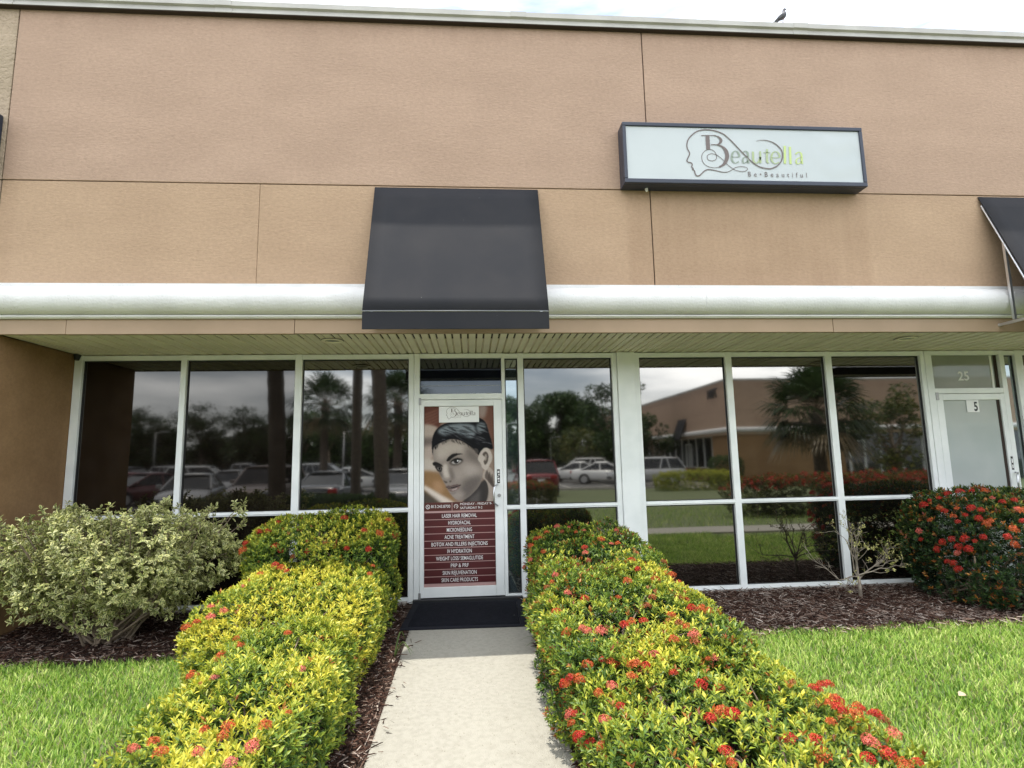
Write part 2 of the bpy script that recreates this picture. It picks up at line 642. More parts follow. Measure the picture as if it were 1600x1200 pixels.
M['glass_clr'] = glass_mat('clear window glass', (.020, .030, .030), (.92, 1.0, 1.0), 4.2)
M['glass_dk'] = glass_mat('dark transom glass', (.005, .006, .010), (.9, .95, 1.0), 1.8)
M['frost'] = pm('frosted door glass', (.40, .44, .42), .18, (.44, .475, .455), nscale=2.5, coat=.5)
M['frost_top'] = pm('frosted transom glass', (.21, .23, .18), .18, (.25, .26, .21), nscale=2, coat=.5)
M['red'] = pm('crimson print', (.060, .0045, .007), .35, (.078, .006, .009), nscale=3)
M['red2'] = pm('rust print', (.075, .012, .008), .35)
M['pink'] = pm('pink rule', (.42, .26, .24), .4)

FLOWERS = {'LB':[[-1.63,-0.88,0.93],[-1.72,-1.07,0.89],[-1.64,-1.09,0.9],[-1.78,-1.17,0.83],[-1.79,-1.2,0.78],[-1.54,-1.21,0.81],[-1.49,-1.22,0.78],[-1.39,-1.23,0.73],[-1.27,-1.23,0.77],[-1.06,-0.9,0.95],[-0.85,-1.11,0.89],[-0.73,-1.08,0.86],[-0.65,-0.76,0.95],[-0.67,-0.65,0.84],[-0.63,-0.89,0.78],[-0.79,-1.2,0.76],[-0.96,-1.22,0.78]],'LM':[[-1.54,-1.37,0.72],[-1.56,-1.64,0.68],[-1.42,-1.52,0.68],[-0.58,-1.35,0.67],[-1.59,-1.93,0.67],[-1.67,-2.3,0.65],[-1.47,-2.32,0.59],[-1.53,-2.36,0.57],[-1.6,-2.38,0.55],[-1.66,-2.43,0.54],[-1.32,-1.63,0.62],[-0.7,-1.64,0.58]],'LF':[[-0.93,-2.64,0.59],[-1.2,-2.86,0.6],[-1.25,-3.06,0.6],[-1.27,-2.98,0.6],[-1.21,-2.78,0.48],[-0.95,-2.78,0.49],[-1.33,-3.27,0.58],[-1.25,-3.3,0.51],[-1.08,-3.37,0.5],[-0.72,-3.29,0.49],[-0.83,-3.82,0.49],[-0.82,-3.89,0.49],[-0.7,-3.81,0.48],[-0.7,-3.94,0.47],[-1.11,-3.93,0.48],[-1.06,-3.91,0.49],[-0.74,-4.02,0.46],[-0.91,-3.84,0.49],[-0.87,-3.98,0.48],[-1.0,-3.96,0.48]],'RB':[[0.54,-1.21,0.9],[0.51,-1.23,0.78],[0.63,-1.21,0.77],[0.83,-0.94,0.87],[0.94,-0.96,0.91],[0.98,-1.17,0.91],[1.08,-1.11,0.91],[0.86,-1.16,0.85],[0.72,-1.11,0.83],[0.58,-1.23,0.71],[0.64,-1.61,0.78],[0.57,-1.47,0.66],[0.55,-1.1,0.5],[1.18,-1.48,0.85],[1.4,-1.17,0.84],[1.24,-1.59,0.84],[1.3,-1.59,0.84],[0.98,-1.68,0.83],[0.97,-1.77,0.8],[0.9,-1.85,0.72],[0.98,-1.84,0.74],[1.3,-1.84,0.73],[1.37,-1.78,0.79],[1.56,-1.78,0.69]],'RM':[[0.54,-2.15,0.68],[0.5,-2.23,0.65],[1.62,-2.28,0.7],[1.48,-2.82,0.73],[1.29,-2.08,0.62],[1.51,-2.16,0.6],[1.34,-2.33,0.63],[0.78,-2.14,0.73],[0.67,-2.08,0.62],[0.81,-2.25,0.62],[0.71,-2.5,0.6],[0.78,-2.66,0.62],[0.99,-2.66,0.63],[1.2,-2.69,0.63],[1.12,-2.83,0.63],[1.14,-2.34,0.63],[1.37,-2.7,0.63],[1.48,-2.97,0.68],[1.45,-2.92,0.61],[1.36,-2.9,0.62],[1.21,-2.97,0.62],[0.59,-2.22,0.47],[0.62,-2.65,0.54],[0.58,-2.33,0.4],[0.63,-2.98,0.54],[0.7,-3.02,0.58],[0.72,-3.06,0.58],[0.78,-3.1,0.59],[0.96,-3.04,0.61],[1.03,-3.03,0.61],[0.91,-3.07,0.61],[1.23,-3.11,0.6],[1.24,-3.17,0.58],[1.21,-3.08,0.61],[1.13,-3.19,0.57],[1.23,-3.21,0.56],[0.54,-2.34,0.25],[0.58,-2.68,0.35],[0.61,-2.99,0.47],[0.69,-3.21,0.45],[0.81,-3.26,0.49],[1.01,-3.25,0.52],[1.05,-3.27,0.49],[1.3,-3.27,0.5],[0.93,-3.28,0.46]],'RF':[[0.65,-3.2,0.53],[0.67,-3.21,0.49],[0.61,-3.25,0.46],[0.76,-3.28,0.55],[0.79,-3.27,0.55],[0.92,-3.4,0.46],[0.83,-3.51,0.45],[0.73,-3.55,0.43],[0.67,-3.56,0.41],[0.55,-3.36,0.43],[0.53,-3.23,0.35],[0.48,-3.24,0.42],[0.47,-3.25,0.39],[0.72,-3.73,0.43],[0.65,-3.75,0.39],[0.56,-3.42,0.28],[0.56,-3.45,0.26],[0.51,-3.66,0.31],[0.45,-3.54,0.37],[0.45,-3.73,0.36],[0.6,-3.66,0.27],[0.61,-3.85,0.35],[1.07,-3.87,0.46],[1.11,-3.9,0.46],[1.01,-3.92,0.46],[0.97,-4.13,0.45],[0.96,-4.19,0.45],[1.09,-3.64,0.46],[1.16,-3.67,0.46],[1.02,-3.5,0.46],[1.67,-3.66,0.47],[1.67,-3.72,0.51],[1.68,-3.62,0.43],[1.56,-3.7,0.45],[1.64,-3.79,0.47],[1.51,-3.64,0.46],[1.68,-3.9,0.55],[1.69,-3.96,0.55],[1.69,-3.99,0.55],[1.77,-3.9,0.49],[1.69,-3.98,0.51],[1.76,-3.89,0.44],[1.68,-3.91,0.43],[1.69,-3.95,0.43],[1.45,-3.99,0.46],[1.67,-3.84,0.44],[1.6,-3.82,0.45],[1.5,-4.12,0.45],[1.28,-4.19,0.45],[1.42,-4.23,0.45],[1.52,-4.2,0.45],[1.6,-4.24,0.44],[1.23,-4.09,0.46],[1.53,-4.25,0.44],[1.11,-3.9,0.46],[0.96,-4.2,0.45],[1.31,-4.12,0.46],[1.65,-4.06,0.44]],'RED':[[4.78,-0.8,0.98],[4.74,-0.72,0.96],[4.7,-0.69,0.91],[4.87,-0.8,1.02],[4.96,-0.85,1.04],[5.05,-0.89,1.05],[5.11,-0.97,1.05],[4.69,-0.89,0.9],[4.68,-0.96,0.88],[4.71,-1.07,0.91],[4.75,-1.18,0.92],[4.78,-1.24,0.91],[4.66,-1.11,0.8],[4.7,-1.16,0.86],[4.67,-1.06,0.84],[4.8,-1.3,0.82],[4.77,-1.29,0.8],[4.74,-1.25,0.84],[4.94,-1.37,0.75],[4.88,-1.36,0.69],[5.04,-1.33,0.92],[5.06,-1.34,0.91],[4.73,-1.28,0.68],[4.63,-0.93,0.59],[4.64,-1.1,0.57],[4.69,-1.23,0.64],[4.66,-1.16,0.65],[4.64,-1.08,0.51],[4.63,-0.95,0.41],[4.63,-1.02,0.41],[4.64,-1.06,0.36],[4.93,-1.37,0.62],[4.63,-0.66,0.58],[4.65,-0.8,0.78],[4.97,-1.27,0.98],[4.95,-1.2,1.01],[5.09,-1.27,0.99],[5.04,-1.37,0.82],[4.63,-0.85,0.51],[4.67,-1.18,0.56],[4.64,-1.04,0.63],[4.63,-0.65,0.66]]}
LOGO = {
'head':[(0.12,0.144),(0.167,0.157),(0.231,0.155),(0.293,0.135),(0.345,0.096),(0.377,0.045),(0.379,-0.011),(0.358,-0.068),(0.313,-0.115),(0.251,-0.143),(0.188,-0.141),(0.126,-0.124),(0.066,-0.083),(0.007,-0.024),(-0.043,0.031),(-0.101,0.1),(-0.151,0.155),(-0.21,0.21),(-0.271,0.238),(-0.342,0.253),(-0.415,0.253),(-0.479,0.236),(-0.535,0.197),(-0.576,0.149),(-0.595,0.097),(-0.593,0.051),(-0.574,0.005),(-0.58,-0.023),(-0.597,-0.056),(-0.606,-0.079),(-0.594,-0.093),(-0.563,-0.101),(-0.555,-0.119),(-0.561,-0.143),(-0.547,-0.161),(-0.554,-0.17),(-0.537,-0.183),(-0.53,-0.215),(-0.514,-0.235),(-0.487,-0.231),(-0.459,-0.205),(-0.426,-0.177),(-0.389,-0.167),(-0.327,-0.175),(-0.257,-0.19),(-0.203,-0.189),(-0.157,-0.167),(-0.11,-0.138),(-0.055,-0.128),(-0.006,-0.136),(0.006,-0.154),(-0.013,-0.173),(-0.05,-0.181),(-0.094,-0.175),(-0.138,-0.157),(-0.189,-0.116),(-0.23,-0.071),(-0.272,-0.03),(-0.307,-0.008),(-0.351,0.001),(-0.388,-0.014),(-0.398,-0.038),(-0.387,-0.065),(-0.352,-0.075),(-0.315,-0.063),(-0.301,-0.031),(-0.31,0.011),(-0.335,0.038),(-0.37,0.045),(-0.411,0.032),(-0.445,-0.006),(-0.453,-0.048),(-0.442,-0.094),(-0.405,-0.13),(-0.343,-0.147),(-0.28,-0.139)],
'bowl_low':[(-0.28,-0.139),(-0.233,-0.108),(-0.203,-0.061),(-0.192,-0.014),(-0.204,0.041),(-0.238,0.078),(-0.29,0.097),(-0.353,0.096)],
'stem':[(-0.38,0.194),(-0.381,0.045)],
'serif':[(-0.444,0.192),(-0.292,0.196)],
'bowl_up':[(-0.319,0.195),(-0.275,0.185),(-0.246,0.157),(-0.248,0.129),(-0.272,0.105),(-0.317,0.095)],
'e':[(-0.148,-0.03),(-0.072,-0.023),(-0.075,0.016),(-0.101,0.036),(-0.132,0.015),(-0.146,-0.027),(-0.142,-0.069),(-0.115,-0.093),(-0.076,-0.075)],
'a':[(-0.032,0.015),(-0.002,0.037),(0.021,0.018),(0.021,-0.028),(0.018,-0.075),(0.029,-0.089)],
'a2':[(0.021,-0.017),(-0.021,-0.034),(-0.036,-0.062),(-0.023,-0.091),(0.018,-0.066)],
'u':[(0.077,0.033),(0.074,-0.055),(0.093,-0.088),(0.125,-0.074),(0.15,-0.025)],
'u2':[(0.152,0.038),(0.145,-0.087)],
't':[(0.225,0.062),(0.215,-0.061),(0.233,-0.087)],
't2':[(0.184,0.026),(0.257,0.027)],
'e2':[(0.263,-0.028),(0.344,-0.021),(0.341,0.021),(0.312,0.039),(0.279,0.02),(0.263,-0.023),(0.267,-0.065),(0.297,-0.09),(0.339,-0.073)],
'l':[(0.412,0.102),(0.398,-0.089)],
'l2':[(0.465,0.094),(0.456,-0.092)],
'b':[(0.516,0.015),(0.55,0.038),(0.576,0.022),(0.578,-0.025),(0.575,-0.072),(0.585,-0.087)],
'b2':[(0.579,-0.014),(0.535,-0.031),(0.516,-0.06),(0.531,-0.09),(0.574,-0.063)],
}

# ------------------------------------------------------------------ ground, lot, path, walks
ys = [14, 0.3, -1.2] + [-1.2 - 11.8 * k / 24 for k in range(1, 25)] + [-16, -22, -30, -45, -70, -120, -250]
xs = [-260, -120, -60, -30, -18, -10, -6, -4, -2.5, -1, 0, 1, 2.5, 4, 6, 10, 18, 30, 60, 120, 260]
g = MB()
for i, y in enumerate(ys):
    for x in xs:
        g.v.append((x, y, gz(y) - 0.03))
nx = len(xs)
for i in range(len(ys) - 1):
    for j in range(nx - 1):
        g.f.append([i * nx + j, (i + 1) * nx + j, (i + 1) * nx + j + 1, i * nx + j + 1])
        g.mi.append(0)
tag(g.build('ground', M['lawn'], smooth=True), kind='structure')


def sheet(name, pts, dz, mat, kind='structure', step=0.5):
    """rectangle (x0,x1,y0,y1) laid on the slope"""
    x0, x1, y0, y1 = pts
    n = max(1, int((y1 - y0) / step))
    m = MB()
    for k in range(n + 1):
        y = y0 + (y1 - y0) * k / n
        m.v += [(x0, y, gz(y) + dz), (x1, y, gz(y) + dz)]
    for k in range(n):
        m.f.append([2 * k, 2 * k + 1, 2 * k + 3, 2 * k + 2])
        m.mi.append(0)
    return tag(m.build(name, mat), kind=kind)


def slab(name, x0, x1, y0, y1, top, thick, mat):
    m = MB()
    n = max(1, int((y1 - y0) / 0.5))
    prof = [(y0 + (y1 - y0) * k / n) for k in range(n + 1)]
    up = [(y, gz(y) + top) for y in prof]
    dn = [(y, gz(y) + top - thick) for y in reversed(prof)]
    m.extr(up + dn, x0, x1)
    return tag(m.build(name, mat, bevel=0.008), kind='structure')


# mulch beds (soil sheets) with the chips as one uncountable layer
sheet('mulch_bed', (-4.1, -0.42, -1.42, -0.0), -0.012, M['soil'])
sheet('mulch_bed', (-1.9, -0.42, -4.6, -1.42), -0.012, M['soil'])
sheet('mulch_bed', (0.60, 8.2, -1.42, -0.0), -0.012, M['soil'])
sheet('mulch_bed', (0.60, 1.85, -4.7, -1.42), -0.012, M['soil'])
slab('path', -0.46, 0.615, -5.2, -0.06, 0.0, 0.1, M['concrete'])
slab('walkway', -30, 30, -6.35, -5.21, 0.01, 0.1, M['concrete'])
# car park, kerb and bay lines
lot = MB()
lot.poly([(-90, -13.6, -.352), (3.2, -13.6, -.352), (3.2, -85, -.352), (-90, -85, -.352)])
lot.poly([(3.2, -25.6, -.352), (13.4, -25.6, -.352), (13.4, -85, -.352), (3.2, -85, -.352)])
tag(lot.build('parking_lot', M['asphalt']), kind='structure')
kb = MB().box(-90, 3.2, -13.6, -13.45, -.5, -.24).box(3.2, 3.35, -25.6, -13.45, -.5, -.24).box(3.35, 13.4, -25.6, -25.45, -.5, -.24)
tag(kb.build('kerb', M['curb'], bevel=.02), kind='structure')
ln = MB()
for k in range(20):
    x = -38 + k * 2.75
    if x < 2.5:
        ln.box(x, x + .1, -19.0, -13.8, -.3519, -.348)
    ln.box(x, x + .1, -36.0, -25.8 - (0 if x < 3 else 1.0), -.3519, -.348) if x < 13 else None
tag(ln.build('road_markings', M['paint']), kind='structure')

# ------------------------------------------------------------------ the commercial building
B = thing('commercial_building', 'tan stucco single storey commercial unit with white bullnose band and dark glass storefront', 'building')
WY = -1.0
G_ = 0.006
# wall panels: (x0,x1,z0,z1,mat)
panels = [(-4.187, 1.907, 4.120, 5.90, 'stucco'), (1.917, 8.4, 4.120, 5.90, 'stucco'), (8.414, 15, 4.120, 5.90, 'stucco'),
          (-4.185, -1.881, 3.10, 4.111, 'stucco_low'), (-1.8785, 1.907, 3.10, 4.111, 'stucco_low'), (1.917, 8.4, 3.10, 4.111, 'stucco_low'),
          (8.414, 15, 3.10, 4.111, 'stucco_low'), (-12, -4.197, 4.120, 5.90, 'stucco_rough'), (-12, -4.197, 3.10, 4.111, 'stucco_rough')]
for (x0, x1, z0, z1, mm) in panels:
    MB().box(x0, x1, WY, WY + .04, z0, z1).build('wall_panel', M[mm], B, bevel=.005)
MB().box(-12, 15, WY + .016, WY + .3, 2.67, 5.895).build('wall_backing', M['joint'], B)
MB().box(-12, 15, WY + .3, 14, 5.30, 5.45).build('roof', M['curb'], B)
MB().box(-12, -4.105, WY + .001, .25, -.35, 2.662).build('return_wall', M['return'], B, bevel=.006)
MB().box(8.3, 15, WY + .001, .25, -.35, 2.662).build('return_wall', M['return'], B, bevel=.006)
MB().box(-12, 15, 13.7, 14, -.35, 5.4).build('rear_wall', M['stucco_low'], B)
MB().box(-12.2, -12, WY, 14, -.35, 5.9).build('side_wall', M['stucco_low'], B)
MB().box(15, 15.2, WY, 14, -.35, 5.9).build('side_wall', M['stucco_low'], B)
# coping segments with splice covers
cop = [(-1.0, 5.862), (-1.056, 5.862), (-1.056, 5.878), (-1.046, 5.884), (-1.046, 5.915), (-1.07, 5.925), (-1.07, 5.978), (-1.0, 5.99), (-.66, 5.99), (-.66, 5.90), (-1.0, 5.90)]
cuts = [-12.0, -4.3, -2.28, 0.62, 3.62, 6.6, 9.6, 15.2]
for a, b in zip(cuts[:-1], cuts[1:]):
    s = MB().extr(cop, a + .001, b - .001).build('coping', M['coping'], B)
    if a > -5:
        sp = [(y - (.004 if y < -1.0 else -.004), z + (.003 if z > 5.95 else (-.003 if z < 5.88 else 0))) for y, z in cop]
        MB().extr(sp, a - .08, a + .08).build('splice_cover', M['coping'], s)
MB().box(-12, 15.2, -1.052, -.999, 5.853, 5.8615).build('painted_shadow_line', M['joint'], B)  # black strip added to stand for the shadow line under the coping
# bullnose band: fillet, half round, lip
seg = [-12, -3.05, 2.35, 7.9, 15]
arc = [(-1.03 - .135 * math.sin(math.pi * k / 14), 2.952 + .133 * math.cos(math.pi * k / 14)) for k in range(15)]
prof = [(-.98, 3.121), (-1.034, 3.121), (-1.034, 3.087)] + arc + [(-1.066, 2.815), (-1.066, 2.803), (-1.05, 2.789), (-.98, 2.789)]
for a, b in zip(seg[:-1], seg[1:]):
    bo = MB().extr(prof, a + .0008, b - .0008).build('bullnose_moulding', M['bull'], B)
    for p in bo.data.polygons:
        p.use_smooth = abs(p.normal.x) < .5
    bo.data.set_sharp_from_angle(angle=math.radians(28))
# fascia boards
fj = [-12, -3.5, -1.51, 3.68, 9.1, 15]
for k, (a, b) in enumerate(zip(fj[:-1], fj[1:])):
    MB().box(a + .002, b - .002, -1.024 - .002 * (k % 2), -.984, 2.652 - .002 * (k % 2), 2.788).build('fascia_board', M['fascia'], B, bevel=.003)
# soffit strips
sp_w = .1522
mb = MB()
pr = [(0, 2.688), (.010, 2.664), (.058, 2.662), (.064, 2.680), (.074, 2.680), (.080, 2.656), (.140, 2.660), (.1505, 2.688), (.1505, 2.694), (0, 2.694)]
mb.extr(pr, -.983, .13, axis='y')
s0 = mb.build('soffit_strip', M['soffit'], B, loc=(-4.1, 0, 0))
for k in range(1, 81):
    c = s0.copy()
    COL.objects.link(c)
    c.location.x = -4.1 + k * sp_w + (.004 if k > 39 else 0)
for lx in (-1.246, 4.70):
    r = MB().ring((0, 0), .072, .105, -.012, .004, 32).build('recessed_light', M['soffit'], B, loc=(lx, -.70, 2.655), bevel=.003)
    MB().ring((0, 0), .0, .071, .0, .004, 32).build('lens', M['grey'], r)
    MB().ring((0, 0), .104, .109, -.004, .0, 32).build('black_ring', M['black'], r)  # thin black ring around the light trim
# little black camera at the left soffit corner
MB().tube([(-4.06, -.02, 2.66), (-4.06, -.03, 2.60)], [.035, .022], 12).build('corner_sensor', M['black'], B)

# storefront framing
YF = 0.0
mull = [(-4.10, -4.02), (-3.01, -2.95), (-1.81, -1.735), (-.582, -.525), (.445, .482), (.627, .692), (1.704, 1.762),
        (1.967, 2.026), (3.042, 3.119), (4.254, 4.334), (5.438, 5.490), (6.450, 6.512), (6.652, 6.752), (8.0, 8.08)]
for a, b in mull:
    MB().box(a, b, YF, .11, -.02, 2.653).build('mullion', M['frame'], B, bevel=.004)
for a, b in ((-.522, -.462), (5.494, 5.580)):
    MB().box(a, b, YF - .004, .11, -.02, 2.653).build('door_jamb', M['frame'], B, bevel=.004)
MB().box(1.764, 1.965, YF - .02, .1, -.02, 2.653).build('column_cover', M['frame'], B, bevel=.004)
MB().box(1.7635, 1.9655, YF - .012, .09, 1.30, 1.304).build('column_seam', M['grey'], B)
bays = [(-4.02, -3.01, 'glass_scr', 0), (-2.95, -1.81, 'glass_scr', 0), (-1.735, -.582, 'glass', 0), (.482, .627, 'glass_clr', 0),
        (.692, 1.704, 'glass', 0), (2.026, 3.042, 'glass', 0), (3.119, 4.254, 'glass', 0), (4.334, 5.438, 'glass', 0), (6.512, 6.652, 'glass_clr', 0), (6.752, 8.0, 'glass', 0)]
for a, b, gm, _ in bays:
    MB().box(a - .002, b + .002, YF + .004, .105, 2.597, 2.65).build('head_rail', M['frame'], B, bevel=.003)
    MB().box(a - .002, b + .002, YF + .004, .105, -.02, .046).build('sill_rail', M['frame'], B, bevel=.003)
    r = MB().box(a - .002, b + .002, YF + .004, .105, .928, .972)
    r.box(a - .002, b + .002, YF - .004, .006, .943, .950)
    r.build('mid_rail', M['frame'], B, bevel=.003)
    d = .048 + random.uniform(-.002, .002)
    for z0, z1 in ((.972, 2.597), (.046, .928)):
        o = MB().box(-(b - a) / 2, (b - a) / 2, -.003, .003, -(z1 - z0) / 2, (z1 - z0) / 2).build('window_pane', M[gm], B, loc=((a + b) / 2, d, (z0 + z1) / 2))
        gk = MB()
        w, h = (b - a) / 2, (z1 - z0) / 2
        t = .012
        gk.box(-w, w, -.012, -.004, h - t, h).box(-w, w, -.012, -.004, -h, -h + t * .6).box(-w, -w + t, -.012, -.004, -h + t, h - t).box(w - t, w, -.012, -.004, -h + t, h - t)
        gk.build('gasket', M['black'], o)
MB().box(-4.1, -.585, -.07, -.004, -.2, .016).build('base_kerb', M['curb'], B, bevel=.006)
MB().box(.63, 8.0, -.05, -.004, -.2, .012).build('base_kerb', M['curb'], B, bevel=.006)
MB().box(-4.1, 8.3, .11, .14, -.02, 2.655).build('interior_backing', M['joint'], B)


# ---- doors
def ribbon(mb, pts, w, y=0.0, closed=False, n=6, w1=None):
    """flat stroke through pts (x,z) in the plane y, Catmull-Rom smoothed"""
    P = [np.array(p, float) for p in pts]
    Q = []
    if len(P) > 2:
        E = [2 * P[0] - P[1]] + P + [2 * P[-1] - P[-2]]
        for k in range(1, len(E) - 2):
            for j in range(n):
                t = j / n
                a, b, c, d = E[k - 1], E[k], E[k + 1], E[k + 2]
                Q.append(.5 * ((2 * b) + (-a + c) * t + (2 * a - 5 * b + 4 * c - d) * t * t + (-a + 3 * b - 3 * c + d) * t ** 3))
        Q.append(P[-1])
    else:
        Q = P
    Q = np.array(Q)
    T = np.gradient(Q, axis=0) if len(Q) > 2 else np.repeat((Q[1] - Q[0])[None], 2, 0)
    T = T / np.maximum(np.linalg.norm(T, axis=1, keepdims=True), 1e-9)
    Nn = np.stack([-T[:, 1], T[:, 0]], 1)
    tt = np.linspace(0, 1, len(Q))
    wid = w(tt, T) if callable(w) else np.full(len(Q), w)
    i0 = len(mb.v)
    for q, nn, ww in zip(Q, Nn, wid):
        mb.v.append((q[0] + nn[0] * ww / 2, y, q[1] + nn[1] * ww / 2))
        mb.v.append((q[0] - nn[0] * ww / 2, y, q[1] - nn[1] * ww / 2))
    for k in range(len(Q) - 1):
        mb.f.append([i0 + 2 * k, i0 + 2 * k + 2, i0 + 2 * k + 3, i0 + 2 * k + 1])
        mb.mi.append(mb.cur)


def didone(thin, thick):
    """thick on vertical strokes, thin on horizontals"""
    return lambda t, T: thin + (thick - thin) * np.abs(T[:, 1]) ** 1.6


def logo(mb, y, grey=False):
    """woman's head in one looping line, the script word, sizes in sign metres"""
    def st(key, w, mat, dy=0.0):
        mb.cur = 0 if grey else mat
        ribbon(mb, LOGO[key], w, y - dy)
    n = len(LOGO['head'])

    def headw(t, T):
        x = t * (n - 1)
        return np.where(x < 3, .003 + .0022 * x, np.where(x < 42, .0115, np.where(x < 46, .0115 - (x - 42) * .0015, .0055)))
    st('head', headw, 0)
    st('bowl_low', didone(.008, .040), 0, .0004)
    st('stem', .040, 0, .0006)
    st('serif', .007, 0, .0008)
    st('bowl_up', didone(.006, .030), 0, .0005)
    for k, w, mt in (('e', didone(.006, .022), 1), ('a', didone(.006, .022), 1), ('a2', didone(.005, .018), 1), ('u', didone(.006, .022), 3), ('u2', .020, 3), ('t', didone(.006, .022), 3), ('t2', .007, 3),
                     ('e2', didone(.006, .022), 3), ('l', .024, 2), ('l2', .024, 2), ('b', didone(.006, .022), 2), ('b2', didone(.005, .018), 2)):
        st(k, w, mt, -.0003)


def text(name, body, size, mat, parent, loc, width=None, xscale=1.0, spacing=1.0, align='CENTER', rz=0.0, bold=0.0, tilt=math.pi / 2, ext=0.0):
    cu = D.curves.new(name, 'FONT')
    cu.body = body
    cu.size = size
    cu.align_x = align
    cu.space_character = spacing
    cu.offset = bold
    cu.extrude = ext
    cu.resolution_u = 3
    o = D.objects.new(name + '_tmp', cu)
    COL.objects.link(o)
    bpy.context.view_layer.update()
    me = D.meshes.new_from_object(o.evaluated_get(bpy.context.evaluated_depsgraph_get()))
    me.name = name
    D.objects.remove(o)
    sx = xscale
    if width is not None:
        xs_ = [v.co.x for v in me.vertices]
        sx = width / max(1e-6, max(xs_) - min(xs_))
    me.transform(Matrix.Rotation(rz, 4, 'Z') @ Matrix.Rotation(tilt, 4, 'X') @ Matrix.Diagonal((sx, 1, 1, 1)))
    me.materials.clear()
    me.materials.append(mat)
    ob = link(name, me, parent)
    ob.location = loc
    return ob


def pull_handle(parent, x, z0, z1, y=-.008):
    h = MB()
    h.tube([(x + .012, y + .004, z1), (x, y - .035, z1 - .004), (x - .03, y - .055, z1 - .03), (x - .034, y - .058, (z0 + z1) / 2), (x - .03, y - .055, z0 + .03), (x, y - .035, z0 + .004), (x + .012, y + .004, z0)], .0105, 10)
    h.build('pull_handle', M['steel'], parent, smooth=True)


# entrance door
DR = MB().box(-.460, -.414, -.002, .04, .036, 2.132).box(.352, .443, -.002, .04, .036, 2.132).box(-.414, .352, -.0015, .04, 2.062, 2.132).box(-.414, .352, -.0015, .04, .036, .140)
DR = DR.build('entrance_door', M['frame'], B, bevel=.004)
DR['label'] = 'white framed glass door covered by the beauty poster'
MB().box(-.463, .447, 0.0, .1, 2.137, 2.200).build('transom_bar', M['frame'], B, bevel=.003)
MB().box(-.463, .447, 0.003, .1, 2.602, 2.653).build('head_rail', M['frame'], B, bevel=.003)
tp = MB().box(-.462, .445, .046, .052, 2.2, 2.602).build('window_pane', M['glass_dk'], B)
MB().box(-.45, .433, .042, .045, 2.292, 2.297).build('blind_edge', M['grey'], tp)
MB().box(-.524, .63, -.05, .10, -.04, .028).build('threshold', M['black'], B, bevel=.004)
MB().box(-.413, .351, .020, .026, .141, 2.061).build('door_glass', M['glass_dk'], DR)
MB().box(-.470, -.445, -.012, .0, 2.075, 2.155).build('hinge', M['grey'], DR, bevel=.003)
MB().box(-.470, -.445, -.012, .0, .02, .09).build('hinge', M['grey'], DR, bevel=.003)
pull_handle(DR, .372, .975, 1.198)
MB().tube([(.398, -.002, 1.081), (.398, -.014, 1.081)], .019, 16).build('lock_cylinder', M['grey'], DR)
st = MB().box(.378, .410, -.004, -.0022, 1.212, 1.362)
st.build('door_sticker', M['black'], DR)
q = MB()
q.box(.384, .404, -.0052, -.0042, 1.322, 1.345).box(.392, .404, -.0052, -.0042, 1.296, 1.312).box(.384, .392, -.0052, -.0042, 1.276, 1.290).box(.384, .404, -.0052, -.0042, 1.252, 1.268).box(.390, .402, -.0052, -.0042, 1.226, 1.240)
q.build('sticker_mark', M['white'], DR)


